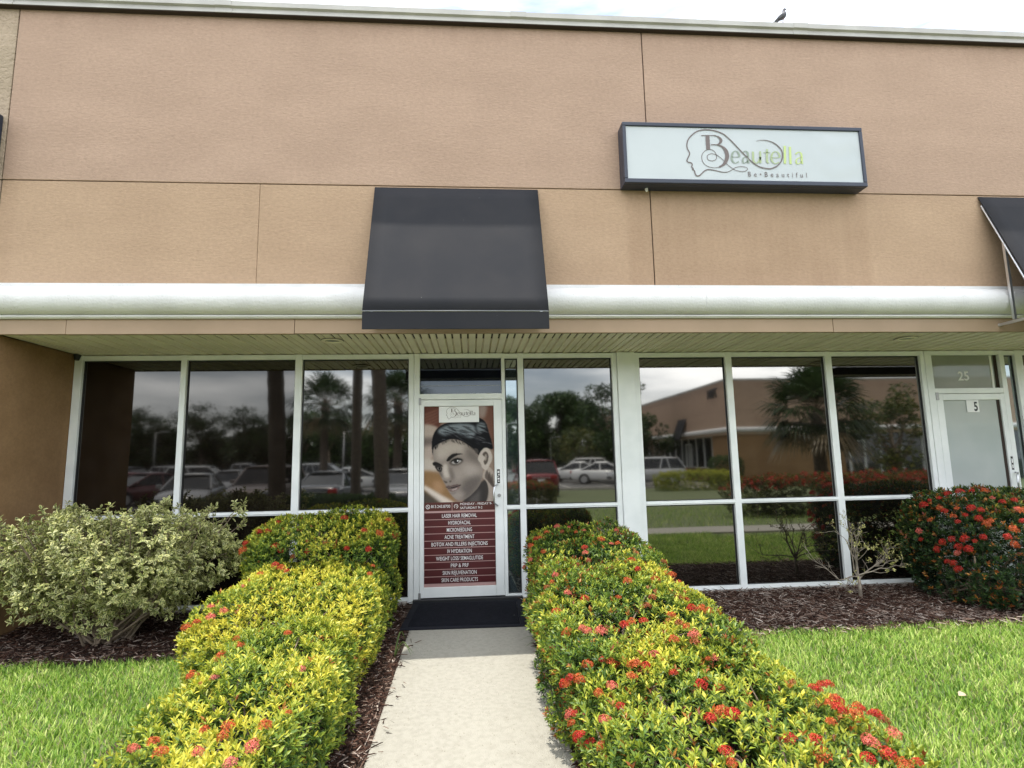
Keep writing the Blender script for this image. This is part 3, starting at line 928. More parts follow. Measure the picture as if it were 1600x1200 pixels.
# the printed poster: a woman's head, painted cell by cell into a vertex colour sheet
def paint_poster():
    Wp, Hp = 184, 262       # cells; zoom coordinates x 77..445, y 120..644
    X, Y = np.meshgrid(77 + (np.arange(Wp) + .5) * 2.0, 120 + (np.arange(Hp) + .5) * 2.0)
    I = np.zeros((Hp, Wp, 3))
    I[:] = (150, 130, 116)

    def smooth(a, r):
        if r < 1:
            return a
        k = np.exp(-.5 * (np.arange(-3 * r, 3 * r + 1) / r) ** 2)
        k /= k.sum()
        p = np.pad(a, ((3 * r, 3 * r), (3 * r, 3 * r)), mode='edge')
        p = np.apply_along_axis(lambda z: np.convolve(z, k, 'valid'), 0, p)
        return np.apply_along_axis(lambda z: np.convolve(z, k, 'valid'), 1, p)

    def mask(poly, r=1):
        ins = np.zeros(X.shape, bool)
        P = np.array(poly, float)
        # catmull-rom round the outline
        n = len(P)
        Q = []
        for k in range(n):
            a, b, c, d = P[k - 1], P[k], P[(k + 1) % n], P[(k + 2) % n]
            for t in (0, .25, .5, .75):
                Q.append(.5 * ((2 * b) + (-a + c) * t + (2 * a - 5 * b + 4 * c - d) * t * t + (-a + 3 * b - 3 * c + d) * t ** 3))
        Q = np.array(Q)
        for k in range(len(Q)):
            x0, y0 = Q[k]
            x1, y1 = Q[(k + 1) % len(Q)]
            if y0 == y1:
                continue
            c = ((y0 > Y) != (y1 > Y)) & (X < (x1 - x0) * (Y - y0) / (y1 - y0) + x0)
            ins ^= c
        return smooth(ins.astype(float), r)

    def put(poly, col, r=1, a=1.0, clip=None):
        m = mask(poly, r) * a
        if clip is not None:
            m = m * clip
        I[:] = I * (1 - m[..., None]) + np.array(col) * m[..., None]
    rg = np.random.default_rng(3)

    def pz(pts):
        return [(x * .605 - 50, y * .605 - 20) for x, y in pts]

    def pp(pts, col, r=1, a=1.0, clip=None):
        put(pz(pts), col, r, a, clip)
    # blurred backdrop
    pp([(150, 180), (360, 180), (350, 400), (300, 415), (150, 410)], (104, 66, 54), 3)
    for k in range(5):
        pp([(200, 300 + 28 * k), (340, 250 + 26 * k), (340, 262 + 26 * k), (200, 318 + 28 * k)], (150, 112, 98), 2, .5)
    pp([(700, 180), (900, 180), (900, 620), (790, 600), (765, 450), (740, 370), (690, 320)], (120, 84, 70), 4)
    pp([(690, 200), (760, 210), (740, 330), (690, 320)], (164, 146, 138), 4)
    pp([(150, 412), (320, 412), (285, 520), (280, 680), (150, 720)], (184, 168, 156), 3)
    pp([(150, 520), (290, 505), (290, 565), (150, 575)], (120, 108, 102), 5)
    pp([(150, 700), (300, 700), (330, 800), (150, 810)], (196, 184, 172), 4)
    pp([(150, 815), (340, 815), (400, 930), (470, 1080), (150, 1080)], (148, 116, 82), 4)
    pp([(290, 890), (350, 885), (380, 960), (330, 990), (290, 940)], (176, 140, 106), 5)
    pp([(150, 890), (215, 915), (330, 985), (480, 1080), (360, 1090), (215, 960), (150, 930)], (222, 208, 194), 3)
    pp([(150, 940), (215, 970), (360, 1090), (150, 1100)], (86, 78, 70), 4)
    # neck
    pp([(560, 1040), (640, 975), (700, 900), (760, 880), (765, 1000), (730, 1100), (540, 1100)], (66, 62, 60), 2)
    pp([(600, 1040), (660, 990), (690, 960), (680, 1080), (600, 1090)], (104, 98, 94), 4, .8)
    # hand behind the ear
    pp([(712, 850), (735, 785), (765, 765), (812, 810), (835, 900), (830, 1100), (745, 1100), (762, 980), (748, 900)], (176, 162, 150), 1)
    for k in range(3):
        pp([(735 + 22 * k, 860 + 26 * k), (752 + 22 * k, 796 + 20 * k), (758 + 22 * k, 800 + 20 * k), (800 + 8 * k, 905 + 20 * k), (792 + 8 * k, 910 + 20 * k)], (84, 74, 68), 1, .75)
    pp([(745, 905), (762, 985), (748, 1060), (735, 1000)], (70, 64, 60), 2, .8)
    # hair
    hair = [(284, 655), (276, 560), (290, 480), (330, 420), (400, 380), (520, 366), (640, 368), (690, 338), (745, 376), (770, 450), (795, 540), (806, 612), (745, 605), (705, 640), (684, 668), (650, 622), (600, 582), (520, 532), (440, 522), (370, 548), (322, 572), (296, 604)]
    pp(hair, (24, 24, 27), 1)
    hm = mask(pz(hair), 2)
    pp([(330, 440), (420, 395), (540, 385), (640, 400), (660, 470), (620, 515), (540, 490), (470, 470), (400, 490), (350, 480)], (146, 155, 160), 3, .9, hm)  # two pale patches: sky reflection in the glass, painted into the hair colour
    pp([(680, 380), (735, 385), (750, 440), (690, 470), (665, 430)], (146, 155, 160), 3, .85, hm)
    for k in range(90):
        x = rg.uniform(320, 760)
        y = rg.uniform(380, 560)
        ln_ = rg.uniform(40, 120)
        sl = rg.uniform(.0, .7)
        v_ = rg.choice([20, 30, 60, 140])
        pp([(x, y), (x + ln_ * .5, y + ln_ * .5 * sl - 6), (x + ln_, y + ln_ * sl), (x + ln_ * .5, y + ln_ * .5 * sl + 3)], (v_, v_, v_ + 3), 1, .6, hm)
    # face
    face = [(288, 604), (326, 566), (380, 540), (440, 522), (520, 536), (600, 586), (660, 642), (694, 700), (716, 760), (714, 840), (690, 920), (640, 980), (580, 1032), (520, 1052), (476, 1036), (430, 985), (402, 930), (380, 896), (362, 858), (342, 818), (318, 760), (294, 706)]
    pp(face, (150, 139, 130), 1)
    fm = mask(pz(face), 1)
    pp([(320, 585), (400, 548), (520, 552), (580, 610), (560, 650), (470, 640), (390, 690), (320, 690)], (190, 178, 166), 6, .9, fm)
    pp([(560, 600), (660, 650), (700, 740), (640, 740), (590, 680)], (112, 103, 97), 7, .85, fm)
    pp([(540, 740), (650, 740), (690, 800), (660, 880), (580, 860), (540, 800)], (182, 170, 160), 8, .85, fm)
    pp([(560, 880), (690, 840), (700, 900), (620, 1010), (540, 1050), (520, 1010)], (104, 96, 91), 7, .85, fm)
    pp([(470, 770), (540, 790), (540, 860), (480, 880), (450, 840)], (172, 160, 150), 6, .7, fm)
    pp([(375, 745), (405, 740), (425, 810), (435, 850), (385, 852), (370, 810)], (206, 194, 182), 3, .9, fm)
    pp([(425, 760), (450, 790), (470, 850), (450, 880), (432, 830)], (108, 99, 93), 4, .8, fm)
    pp([(300, 750), (350, 800), (372, 850), (340, 830)], (96, 88, 83), 3, .8, fm)
    pp([(440, 985), (500, 975), (560, 990), (530, 1035), (480, 1030)], (170, 158, 148), 5, .8, fm)
    hl = [(296, 604), (322, 568), (370, 545), (440, 519), (520, 530), (600, 580), (650, 620)]
    for k in range(34):
        t_ = rg.uniform(0, len(hl) - 1.001)
        i_ = int(t_)
        x = hl[i_][0] + (hl[i_ + 1][0] - hl[i_][0]) * (t_ - i_)
        y_ = hl[i_][1] + (hl[i_ + 1][1] - hl[i_][1]) * (t_ - i_)
        L_ = rg.uniform(6, 20)
        pp([(x - 4, y_ - 16), (x + 8, y_ - 8), (x + L_ * .3 + 5, y_ + L_), (x + L_ * .3, y_ + L_)], (44, 41, 40), 1, .5, fm)
    # brows
    pp([(402, 708), (426, 672), (470, 647), (545, 652), (500, 660), (456, 684), (426, 710)], (34, 31, 30), 1)
    pp([(284, 724), (312, 718), (350, 736), (372, 758), (332, 748), (292, 748)], (36, 33, 32), 1)
    # right eye
    pp([(424, 728), (456, 692), (512, 686), (550, 706), (515, 742), (462, 752)], (92, 84, 79), 2, .9)
    pp([(446, 724), (474, 702), (510, 700), (532, 712), (504, 734), (470, 738)], (178, 172, 168), 1)
    pp([(438, 722), (470, 694), (512, 690), (544, 708), (512, 703), (472, 706)], (18, 17, 17), 1)
    pp([(468, 704), (500, 702), (506, 722), (490, 734), (470, 726)], (44, 42, 42), 1)
    pp([(494, 706), (503, 706), (503, 715), (494, 715)], (240, 240, 240), 0)
    # left eye
    pp([(302, 752), (332, 740), (362, 766), (358, 800), (330, 798), (312, 776)], (46, 42, 40), 1, .95)
    pp([(322, 768), (344, 764), (354, 784), (336, 788)], (132, 126, 122), 1)
    pp([(334, 766), (346, 766), (348, 784), (336, 784)], (20, 19, 19), 0)
    # nose, mouth
    pp([(376, 876), (394, 886), (410, 890), (404, 900), (388, 898)], (84, 76, 71), 1, .9)
    pp([(424, 886), (440, 878), (446, 890), (430, 896)], (92, 84, 78), 1, .8)
    pp([(392, 934), (418, 922), (436, 926), (466, 916), (500, 914), (530, 918), (500, 930), (460, 938), (424, 942)], (108, 92, 88), 1)
    pp([(396, 937), (424, 942), (460, 937), (528, 919), (500, 935), (462, 946), (426, 950)], (38, 32, 32), 0)
    pp([(406, 946), (428, 951), (464, 946), (516, 928), (506, 952), (470, 972), (434, 974)], (128, 108, 103), 1)
    pp([(440, 960), (470, 953), (494, 944), (488, 956), (462, 964)], (212, 200, 194), 1, .8)
    pp([(430, 984), (462, 984), (490, 974), (474, 994), (444, 996)], (112, 104, 98), 2, .6)
    # ear
    pp([(676, 700), (696, 640), (738, 600), (782, 622), (802, 690), (782, 745), (748, 795), (714, 778), (700, 740)], (198, 186, 174), 1)
    pp([(716, 660), (742, 634), (766, 660), (762, 720), (738, 750), (726, 720), (744, 690)], (84, 75, 69), 1, .9)
    pp([(735, 668), (752, 660), (752, 700), (738, 716)], (176, 164, 152), 1, .8)
    pp([(640, 610), (672, 610), (684, 640), (660, 650)], (92, 85, 80), 1, .8)
    for k in range(16):
        x = rg.uniform(430, 640)
        y_ = 528 + max(0, x - 470) * .45
        pp([(x, y_ - 14), (x + 6, y_ + 2), (x + 26, y_ + rg.uniform(10, 34)), (x + 4, y_ + 8)], (60, 55, 52), 1, .55)
    I[:] *= rg.normal(1, .025, (Hp, Wp, 1))
    return np.clip(I / 255, 0, 1) ** 2.3 * .86, Wp, Hp


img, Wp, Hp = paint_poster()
px0, px1, pz0, pz1 = -.4128, .3508, .1412, 2.0608
zf = 2.0608 - (644 - 120) / (1050 - 120) * (2.0608 - .1412)
gx = np.linspace(px0, px1, Wp + 1)
gzz = np.linspace(pz1, zf, Hp + 1)
XX, ZZ = np.meshgrid((gx[:-1] + gx[1:]) / 2, (gzz[:-1] + gzz[1:]) / 2)
XX[:, 0], XX[:, -1] = px0, px1
ZZ[0, :], ZZ[-1, :] = pz1, zf
PV = np.stack([XX.ravel(), np.full(XX.size, .0175), ZZ.ravel()], 1)
ii = np.arange(Hp * Wp).reshape(Hp, Wp)
a_, b_, c_, d_ = ii[:-1, :-1].ravel(), ii[:-1, 1:].ravel(), ii[1:, 1:].ravel(), ii[1:, :-1].ravel()
PF = np.concatenate([np.stack([a_, d_, c_], 1), np.stack([a_, c_, b_], 1)])
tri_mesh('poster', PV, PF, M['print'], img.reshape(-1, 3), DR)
zrow = lambda zy: 2.0608 - (zy - 120) / (1050 - 120) * (2.0608 - .1412)
MB().box(px0, px1, .0172, .0195, .1412, zf).build('poster_backing', M['pink'], DR)
MB().box(px0, px1, .0150, .0170, zrow(668), zrow(624)).build('contact_strip', M['red2'], DR)
MB().box(-.116, -.110, .0140, .0149, zrow(668), zrow(626)).build('contact_strip_rule', M['pink'], DR)
rows = ['LASER HAIR REMOVAL', 'HYDROFACIAL', 'MICRONEEDLING', 'ACNE TREATMENT', 'BOTOX AND FILLERS INJECTIONS', 'IV HYDRATION',
        'WEIGHT LOSS/ SEMAGLUTIDE', 'PRP & PRF', 'SKIN REJUVENATION', 'SKIN CARE PRODUCTS']
wids = [.375, .24, .27, .32, .60, .26, .50, .19, .36, .385]
for k, (t_, w_) in enumerate(zip(rows, wids)):
    zt, zb = zrow(678 + k * 35.9), zrow(678 + k * 35.9 + 32)
    bar = MB().box(px0 + .001, px1 - .001, .0150, .0170, zb, zt).build('service_strip', M['red'], DR)
    text('service_lettering', t_, .056, M['white'], DR, (-.035, .0144, (zt + zb) / 2 - .019), width=w_, bold=.0002)
text('phone_lettering', '813.243.8700', .044, M['white'], DR, (-.235, .0144, zrow(652)), width=.205, bold=.0)
text('hours_lettering', 'MONDAY - FRIDAY 9-', .036, M['white'], DR, (-.028, .0144, zrow(641)), width=.345, align='LEFT', bold=.0)
text('hours_lettering', 'SATURDAY 9-2', .036, M['white'], DR, (-.028, .0144, zrow(661)), width=.24, align='LEFT', bold=.0)
for cx_ in (-.372, -.070):
    ic = MB()
    for k in range(20):
        if cx_ > -.1 and k in (13, 14):
            continue
        a0, a1 = 2 * math.pi * k / 20, 2 * math.pi * (k + 1) / 20
        zc = zrow(646)
        ic.poly([(cx_ + .018 * math.cos(a0), .0144, zc + .018 * math.sin(a0)), (cx_ + .018 * math.cos(a1), .0144, zc + .018 * math.sin(a1)),
                 (cx_ + .023 * math.cos(a1), .0144, zc + .023 * math.sin(a1)), (cx_ + .023 * math.cos(a0), .0144, zc + .023 * math.sin(a0))])
    if cx_ < -.1:
        ic.poly([(cx_ - .011, .0144, zc + .008), (cx_ - .005, .0144, zc + .010), (cx_ + .010, .0144, zc - .006), (cx_ + .005, .0144, zc - .011)])
    else:
        ic.poly([(cx_ - .002, .0144, zc - .002), (cx_ - .002, .0144, zc + .012), (cx_ + .002, .0144, zc + .012), (cx_ + .002, .0144, zc - .002)])
        ic.poly([(cx_ - .002, .0144, zc - .002), (cx_ + .009, .0144, zc - .002), (cx_ + .009, .0144, zc + .002), (cx_ - .002, .0144, zc + .002)])
    ic.build('contact_icon', M['white'], DR)
# white logo sticker at the top of the door
lx0, lx1 = px0 + (155 - 77) / 368 * (px1 - px0), px0 + (367 - 77) / 368 * (px1 - px0)
lz1, lz0 = zrow(121), zrow(206)
MB().box(lx0, lx1, .0135, .0165, lz0, lz1).build('logo_sticker', M['white'], DR, bevel=.006)
lm = MB()
logo(lm, 0.0, grey=True)
ls = .355 / 1.33
lm.v = [((v[0] * ls), v[1] * .2, v[2] * ls) for v in lm.v]
o = lm.build('logo_print', M['logo_dk'], DR)
o.location = ((lx0 + lx1) / 2 + .022, .0128, (lz0 + lz1) / 2 + .012)

# second door with frosted glass
D2 = MB().box(5.583, 5.667, -.002, .04, .036, 2.132).box(6.392, 6.448, -.002, .04, .036, 2.132).box(5.667, 6.392, -.0015, .04, 2.058, 2.132).box(5.667, 6.392, -.0015, .04, .036, .15)
D2 = D2.build('glazed_door', M['frame'], B, bevel=.004)
D2['label'] = 'white framed door with frosted glass beside the red bush'
MB().box(5.581, 6.449, 0.0, .1, 2.137, 2.200).build('transom_bar', M['frame'], B, bevel=.003)
MB().box(5.581, 6.449, .003, .1, 2.602, 2.653).build('head_rail', M['frame'], B, bevel=.003)
tp2 = MB().box(5.583, 6.447, .046, .052, 2.2, 2.602).build('window_pane', M['frost_top'], B)
MB().box(6.36, 6.385, .040, .0455, 2.2, 2.602).build('blind_cord', M['white'], tp2)
MB().box(6.41, 6.447, .038, .0450, 2.2, 2.602).build('blind_gap', M['joint'], tp2)
text('unit_number', '25', .15, M['white'], tp2, (6.005, .044, 2.30), bold=.003)
MB().box(5.667, 6.392, .020, .026, .15, 2.058).build('door_glass', M['frost'], D2)
MB().box(6.355, 6.391, .016, .0195, .15, 2.058).build('glass_edge', M['joint'], D2)
MB().box(5.575, 5.612, -.012, .0, 2.06, 2.15).build('hinge', M['grey'], D2, bevel=.003)
pull_handle(D2, 6.44, .98, 1.20)
MB().box(6.418, 6.445, -.004, -.0022, 1.23, 1.385).build('door_sticker', M['black'], D2)
MB().box(6.424, 6.439, -.0052, -.0042, 1.31, 1.36).box(6.424, 6.439, -.0052, -.0042, 1.25, 1.29).build('sticker_mark', M['white'], D2)
MB().box(5.965, 6.120, .010, .0155, 1.912, 2.055).build('number_plate', M['white'], D2, bevel=.002)
text('unit_number', '5', .15, M['black'], D2, (6.078, .0092, 1.930), xscale=.7, bold=.004)

# ------------------------------------------------------------------ sign cabinet
SG = thing('shop_sign', 'navy framed lightbox sign with white face and looping head logo', 'sign', (2.85, WY, 4.105))
SGb = MB().box(-1.24, 1.24, -.17, -.002, .0, .635)
# cabinet: hollow frame so that the face sits back in it
cab = MB()
cab.box(-1.24, 1.24, -.13, -.002, 0, .635)
cab.box(-1.24, 1.24, -.172, -.13, .595, .635).box(-1.24, 1.24, -.172, -.13, 0, .045).box(-1.24, -1.205, -.172, -.13, .045, .595).box(1.205, 1.24, -.172, -.13, .045, .595)
cab.build('cabinet', M['navy_cab'], SG, bevel=.006)
fm_ = MB()
nxs, nzs = 80, 24
for j in range(nzs + 1):
    for i in range(nxs + 1):
        x = -1.2049 + 2.4098 * i / nxs
        z = .0451 + .5498 * j / nzs
        wr = .0035 * math.exp(-((x - 1.05) / .28) ** 2) * math.sin(22 * (z + .45 * (x - 1.0)) + 2 * math.sin(9 * x)) + .0012 * math.sin(5 * x + 3 * z)
        ed = min(1, (1.2049 - abs(x)) / .05, (z - .0451) / .04, (.5949 - z) / .04)
        fm_.v.append((x, -.158 + wr * max(0, ed), z))
for j in range(nzs):
    for i in range(nxs):
        a = j * (nxs + 1) + i
        fm_.f.append([a, a + 1, a + nxs + 2, a + nxs + 1])
        fm_.mi.append(0)
fm_.build('sign_face', M['face'], SG, smooth=True)
lg = MB()
logo(lg, 0.0)
lo = lg.build('logo_lettering', [M['logo_dk'], M['logo_gg'], M['logo_lg'], M['logo_mg']], SG)
lo.location = (0, -.163, 4.425 - 4.105)
text('tagline_lettering', 'Be\u2022Beautiful', .074, M['logo_dk'], SG, (.004, -.163, 4.425 - .2315 - 4.105), width=.605, spacing=1.9, align='LEFT')
ft = MB().tube([(-.99, -.05, -.001), (-.99, -.06, -.03)], [.018, .012], 8)
ft.build('cable_gland', M['white'], SG)
S2 = thing('shop_sign', 'dark lightbox sign on the rough stucco wall at the far left', 'sign', (-5.47, WY, 4.105))
MB().box(-1.24, 1.24, -.172, -.002, 0, .635).build('cabinet', M['navy_cab'], S2, bevel=.006)
MB().box(-1.2, 1.2, -.176, -.1725, .045, .595).build('sign_face', M['face'], S2)


# ------------------------------------------------------------------ awnings
def awning(x0, x1, label):
    A = thing('awning', label, 'awning', ((x0 + x1) / 2, WY, 2.57), group='dark fabric door awnings')
    w = (x1 - x0) / 2
    top, fr = (-.006, 4.095 - 2.57), (-.53, 2.733 - 2.57)
    c = MB()
    n = 10
    for i in range(n + 1):
        for j in range(n + 1):
            t = j / n
            s = -1 + 2 * i / n
            sag = .005 * math.sin(math.pi * t) * (1 - s * s)
            y = top[0] + (fr[0] - top[0]) * t + sag * .9
            z = top[1] + (fr[1] - top[1]) * t - sag * .4
            c.v.append((s * w, y, z))
    for i in range(n):
        for j in range(n):
            a = i * (n + 1) + j
            c.f.append([a, a + 1, a + n + 2, a + n + 1])
            c.mi.append(0)
    o = c.build('fabric_cover', M['navy'], A, smooth=True)
    so = o.modifiers.new('sol', 'SOLIDIFY')
    so.thickness = .006
    so.offset = 0
    MB().box(-w, w, -.536, -.526, .0, .152).build('valance', M['navy'], A, bevel=.003)
    MB().tube([(-w, -.537, .158), (w, -.537, .158)], .0042, 8).build('piping', M['piping'], A, smooth=True)
    f = .028
    for s in (-1, 1):
        x = s * (w - .02)
        MB().tube([(x, -.014, top[1] - .10), (x, fr[0] + .03, fr[1] - .03)], .012, 8).build('frame_tube', M['steel'], A)
        x2 = s * (w - .022)
        MB().box(x2 - .0125, x2 + .0125, -.51, -.02, .135, .16).build('frame_arm', M['steel'], A)
        MB().box(x2 - .0125, x2 + .0125, -.205, -.18, .165, .955).build('frame_strut', M['steel'], A)
        MB().tube([(x2, -.024, .148), (x2, -.036, .148)], .017, 10).build('wall_bolt', M['steel'], A)
    MB().box(-w + .03, w - .03, -.525, -.50, .01, .035).build('front_bar', M['steel'], A)
    return A


awning(-.803, .778, 'dark navy awning centred above the entrance door with the poster')
awning(5.42, 7.0, 'dark navy awning with open side at the right edge above the frosted door')

# ------------------------------------------------------------------ door mat
MT = thing('door_mat', 'black rubber door mat lying in front of the poster door', 'mat', (.035, -.53, .001), math.radians(-1.8))
MB().box(-.50, .50, -.40, .40, .0, .011).build('mat_field', M['mat'], MT, bevel=.003)
e = MB()
for q in ((-.565, .565, -.475, -.402), (-.565, .565, .402, .46), (-.565, -.502, -.402, .402), (.502, .565, -.402, .402)):
    e.box(*q, .0, .009)
e.build('mat_border', M['matedge'], MT, bevel=.003)

# ------------------------------------------------------------------ pigeon on the coping
PG = thing('pigeon', 'grey pigeon standing upright on the roof coping', 'bird', (3.44, -1.035, 5.988))
PG.scale = (.90, 1.0, .90)
bd = MB()
bd.tube([(-.085, 0, .045), (-.055, 0, .062), (-.02, 0, .085), (.012, 0, .105), (.028, 0, .125), (.030, 0, .145), (.028, 0, .165), (.028, 0, .185), (.036, 0, .198), (.052, 0, .197), (.060, 0, .192)],
        [.006, .018, .034, .040, .034, .025, .018, .016, .0175, .011, .004], 12)
bd.cur = 1
bd.tube([(.058, 0, .193), (.072, 0, .188), (.080, 0, .185)], [.0045, .003, .0008], 6)
bd.build('body', [pm('pigeon grey', (.085, .082, .095), .7, (.055, .055, .065), nscale=25), M['black']], PG, smooth=True, sub=1)
for s in (-1, 1):
    wg = MB().tube([(.018, s * .034, .120), (-.02, s * .036, .088), (-.07, s * .022, .048), (-.105, s * .010, .022)], [.006, .024, .017, .003], 8, flat=.35)
    wg.build('wing', pm('pigeon wing', (.05, .05, .058), .7, (.10, .10, .105), nscale=40), PG, smooth=True, sub=1)
    MB().tube([(.01, s * .013, .07), (.008, s * .013, .004)], .0035, 6).tube([(.008, s * .013, .004), (.028, s * .013, .002)], .003, 5).build('leg', pm('pigeon leg', (.25, .08, .07), .6), PG)
tl = MB().tube([(-.05, 0, .055), (-.09, 0, .028), (-.13, 0, -.004 + .012)], [.014, .016, .012], 8, flat=.3)
tl.build('tail', M['black'], PG, smooth=True)
# ------------------------------------------------------------------ shrubs and hedges by the door
def lumps(P, amp, rng):
    o = np.zeros(len(P))
    for k in range(7):
        d = unit(rng.normal(size=3))
        f = rng.uniform(6, 19)
        o += np.sin(P @ d * f + rng.uniform(0, 6.28)) * rng.uniform(.4, 1)
    return o / 3.2 * amp


def block_shoots(box, n, rng, inset=.17, amp=.06, e=4.0, taper=.93, slope=0.0):
    """shoot tips on a lumpy clipped block (x0,x1,y0,y1,h): position, outward normal, depth"""
    x0, x1, y0, y1, H = box
    cx, cy, zc = (x0 + x1) / 2, (y0 + y1) / 2, .4 * H
    hx, hy, hz = (x1 - x0) / 2, (y1 - y0) / 2, H - zc
    # cube faces chosen by area
    ar = np.array([hy * hz, hy * hz, hx * hz, hx * hz, hx * hy * 1.05])
    fc = rng.choice(5, n, p=ar / ar.sum())
    q = rng.uniform(-1, 1, (n, 3))
    q[fc == 0, 0] = -1
    q[fc == 1, 0] = 1
    q[fc == 2, 1] = -1
    q[fc == 3, 1] = 1
    q[fc == 4, 2] = 1
    s = 1 / ((np.abs(q) ** e).sum(1) ** (1 / e))
    q = q * s[:, None]
    N = unit(np.sign(q) * np.abs(q) ** (e - 1) / np.array([hx, hy, hz]))
    P = q * np.array([hx, hy, hz]) + np.array([cx, cy, zc])
    t = np.clip(P[:, 2] / H, 0, 1)
    w = taper + (1 - taper) * t
    P[:, 0] = cx + (P[:, 0] - cx) * w
    P[:, 1] = cy + (P[:, 1] - cy) * w
    dep = rng.uniform(0, 1, n) ** 1.8
    P = P + N * (lumps(P, amp, rng) - inset * dep)[:, None]
    P[:, 2] *= 1 + slope * ((P[:, 1] - cy) / hy)
    k = P[:, 2] > gzv(P[:, 1]) + .04
    return P[k], N[k], dep[k]


def stems(mb, base_pts, tips, rng, r0=.012, r1=.004, bend=.06, n=6):
    for b, t in zip(base_pts, tips):
        b, t = np.array(b), np.array(t)
        mid = (b + t) / 2 + rng.normal(0, bend, 3)
        mb.tube([b, b * .55 + mid * .45, mid, mid * .4 + t * .6, t], [r0, r0 * .85, (r0 + r1) / 2, r1 * 1.2, r1], n, cap=False)


def palette(v, cols):
    """v in 0..1 -> colour along a list"""
    cols = np.array(cols)
    x = np.clip(v, 0, .9999) * (len(cols) - 1)
    i = x.astype(int)
    f = (x - i)[:, None]
    return cols[i] * (1 - f) + cols[i + 1] * f


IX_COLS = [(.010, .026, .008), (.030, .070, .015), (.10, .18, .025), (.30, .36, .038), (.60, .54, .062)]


def flower_mesh(name, col, rng, n=26, R=.028):
    """one ixora head: a dome of thin tubes ending in four narrow petals"""
    V, F, Cc = [], [], []
    for k in range(n):
        z = 1 - k / n * .95
        a = k * 2.399
        r = math.sqrt(max(0, 1 - z * z))
        d = np.array([r * math.cos(a), r * math.sin(a), z * .8])
        d = d / np.linalg.norm(d)
        e1 = unit(np.cross(d, np.array([.3, .2, .9])))
        e2 = np.cross(d, e1)
        rr = R * rng.uniform(.75, 1.15)
        c = np.array(col) * rng.uniform(.65, 1.25)
        tip = d * rr
        i = len(V)
        V += [e1 * .0012, -e1 * .0012, tip + e1 * .001, tip - e1 * .001]
        Cc += [c * .7] * 2 + [c] * 2
        F += [(i, i + 1, i + 3), (i, i + 3, i + 2)]
        for m in range(4):
            an = m * math.pi / 2 + rng.uniform(-.2, .2) + k
            pd = e1 * math.cos(an) + e2 * math.sin(an)
            pw = np.cross(d, pd)
            i = len(V)
            L_ = .0105 * rng.uniform(.8, 1.2)
            V += [tip, tip + pd * L_ * .5 + pw * .0026 + d * .003, tip + pd * L_ + d * rng.uniform(-.002, .005), tip + pd * L_ * .5 - pw * .0026 + d * .003]
            F += [(i, i + 1, i + 2), (i, i + 2, i + 3)]
            Cc += [c * .8, c, c * 1.15, c]
    o = tri_mesh(name, np.array(V), np.array(F), M['petal'], np.clip(np.array(Cc), 0, 1))
    me = o.data
    D.objects.remove(o)
    return me


FL_COL = {'red': (.44, .026, .015), 'orange': (.52, .10, .025), 'coral': (.62, .14, .10), 'rust': (.30, .075, .025), 'pink': (.64, .16, .15)}
FL_MESH = {k: [flower_mesh('flower_cluster', c, RNG, n=26 if k != 'rust' else 20, R=.028 if k != 'rust' else .024) for _ in range(2)] for k, c in FL_COL.items()}


def put_flowers(root, pts, box, rng, mix, scale=1.0, slope=0.0):
    x0, x1, y0, y1, H = box
    c = np.array([(x0 + x1) / 2, (y0 + y1) / 2, H * .4])
    h = np.array([(x1 - x0) / 2, (y1 - y0) / 2, H * .6])
    for p in pts:
        p = np.array(p, float)
        q = (p - c) / h
        sc_ = (np.abs(q) ** 4.5).sum() ** (1 / 4.5)
        q = q / max(sc_, .97)
        p = c + q * h
        tp_ = (.93 + .07 * min(1, max(0, p[2] / H)))
        p[0] = c[0] + (p[0] - c[0]) * tp_
        p[1] = c[1] + (p[1] - c[1]) * tp_
        p[2] *= 1 + slope * (p[1] - c[1]) / h[1]
        nrm = unit(np.sign(q) * np.abs(q) ** 3.5 / h)
        dirn = unit(nrm * .7 + np.array([0, 0, .7]) + rng.normal(0, .15, 3))
        key = rng.choice(list(mix.keys()), p=np.array(list(mix.values())) / sum(mix.values()))
        me = FL_MESH[key][rng.integers(2)]
        o = D.objects.new('flower_cluster', me)
        COL.objects.link(o)
        o.parent = root
        o.location = Vector(p + nrm * .012) - root.location
        qt = Vector(dirn).to_track_quat('Z', 'Y') @ Quaternion((0, 0, 1), rng.uniform(0, 6.28))
        o.rotation_mode = 'QUATERNION'
        o.rotation_quaternion = qt
        s = scale * rng.uniform(.58, 1.12)
        o.scale = (s, s, s * rng.uniform(.8, 1.0))


def local(V, root):
    return V - np.array(root.location)[None, :]


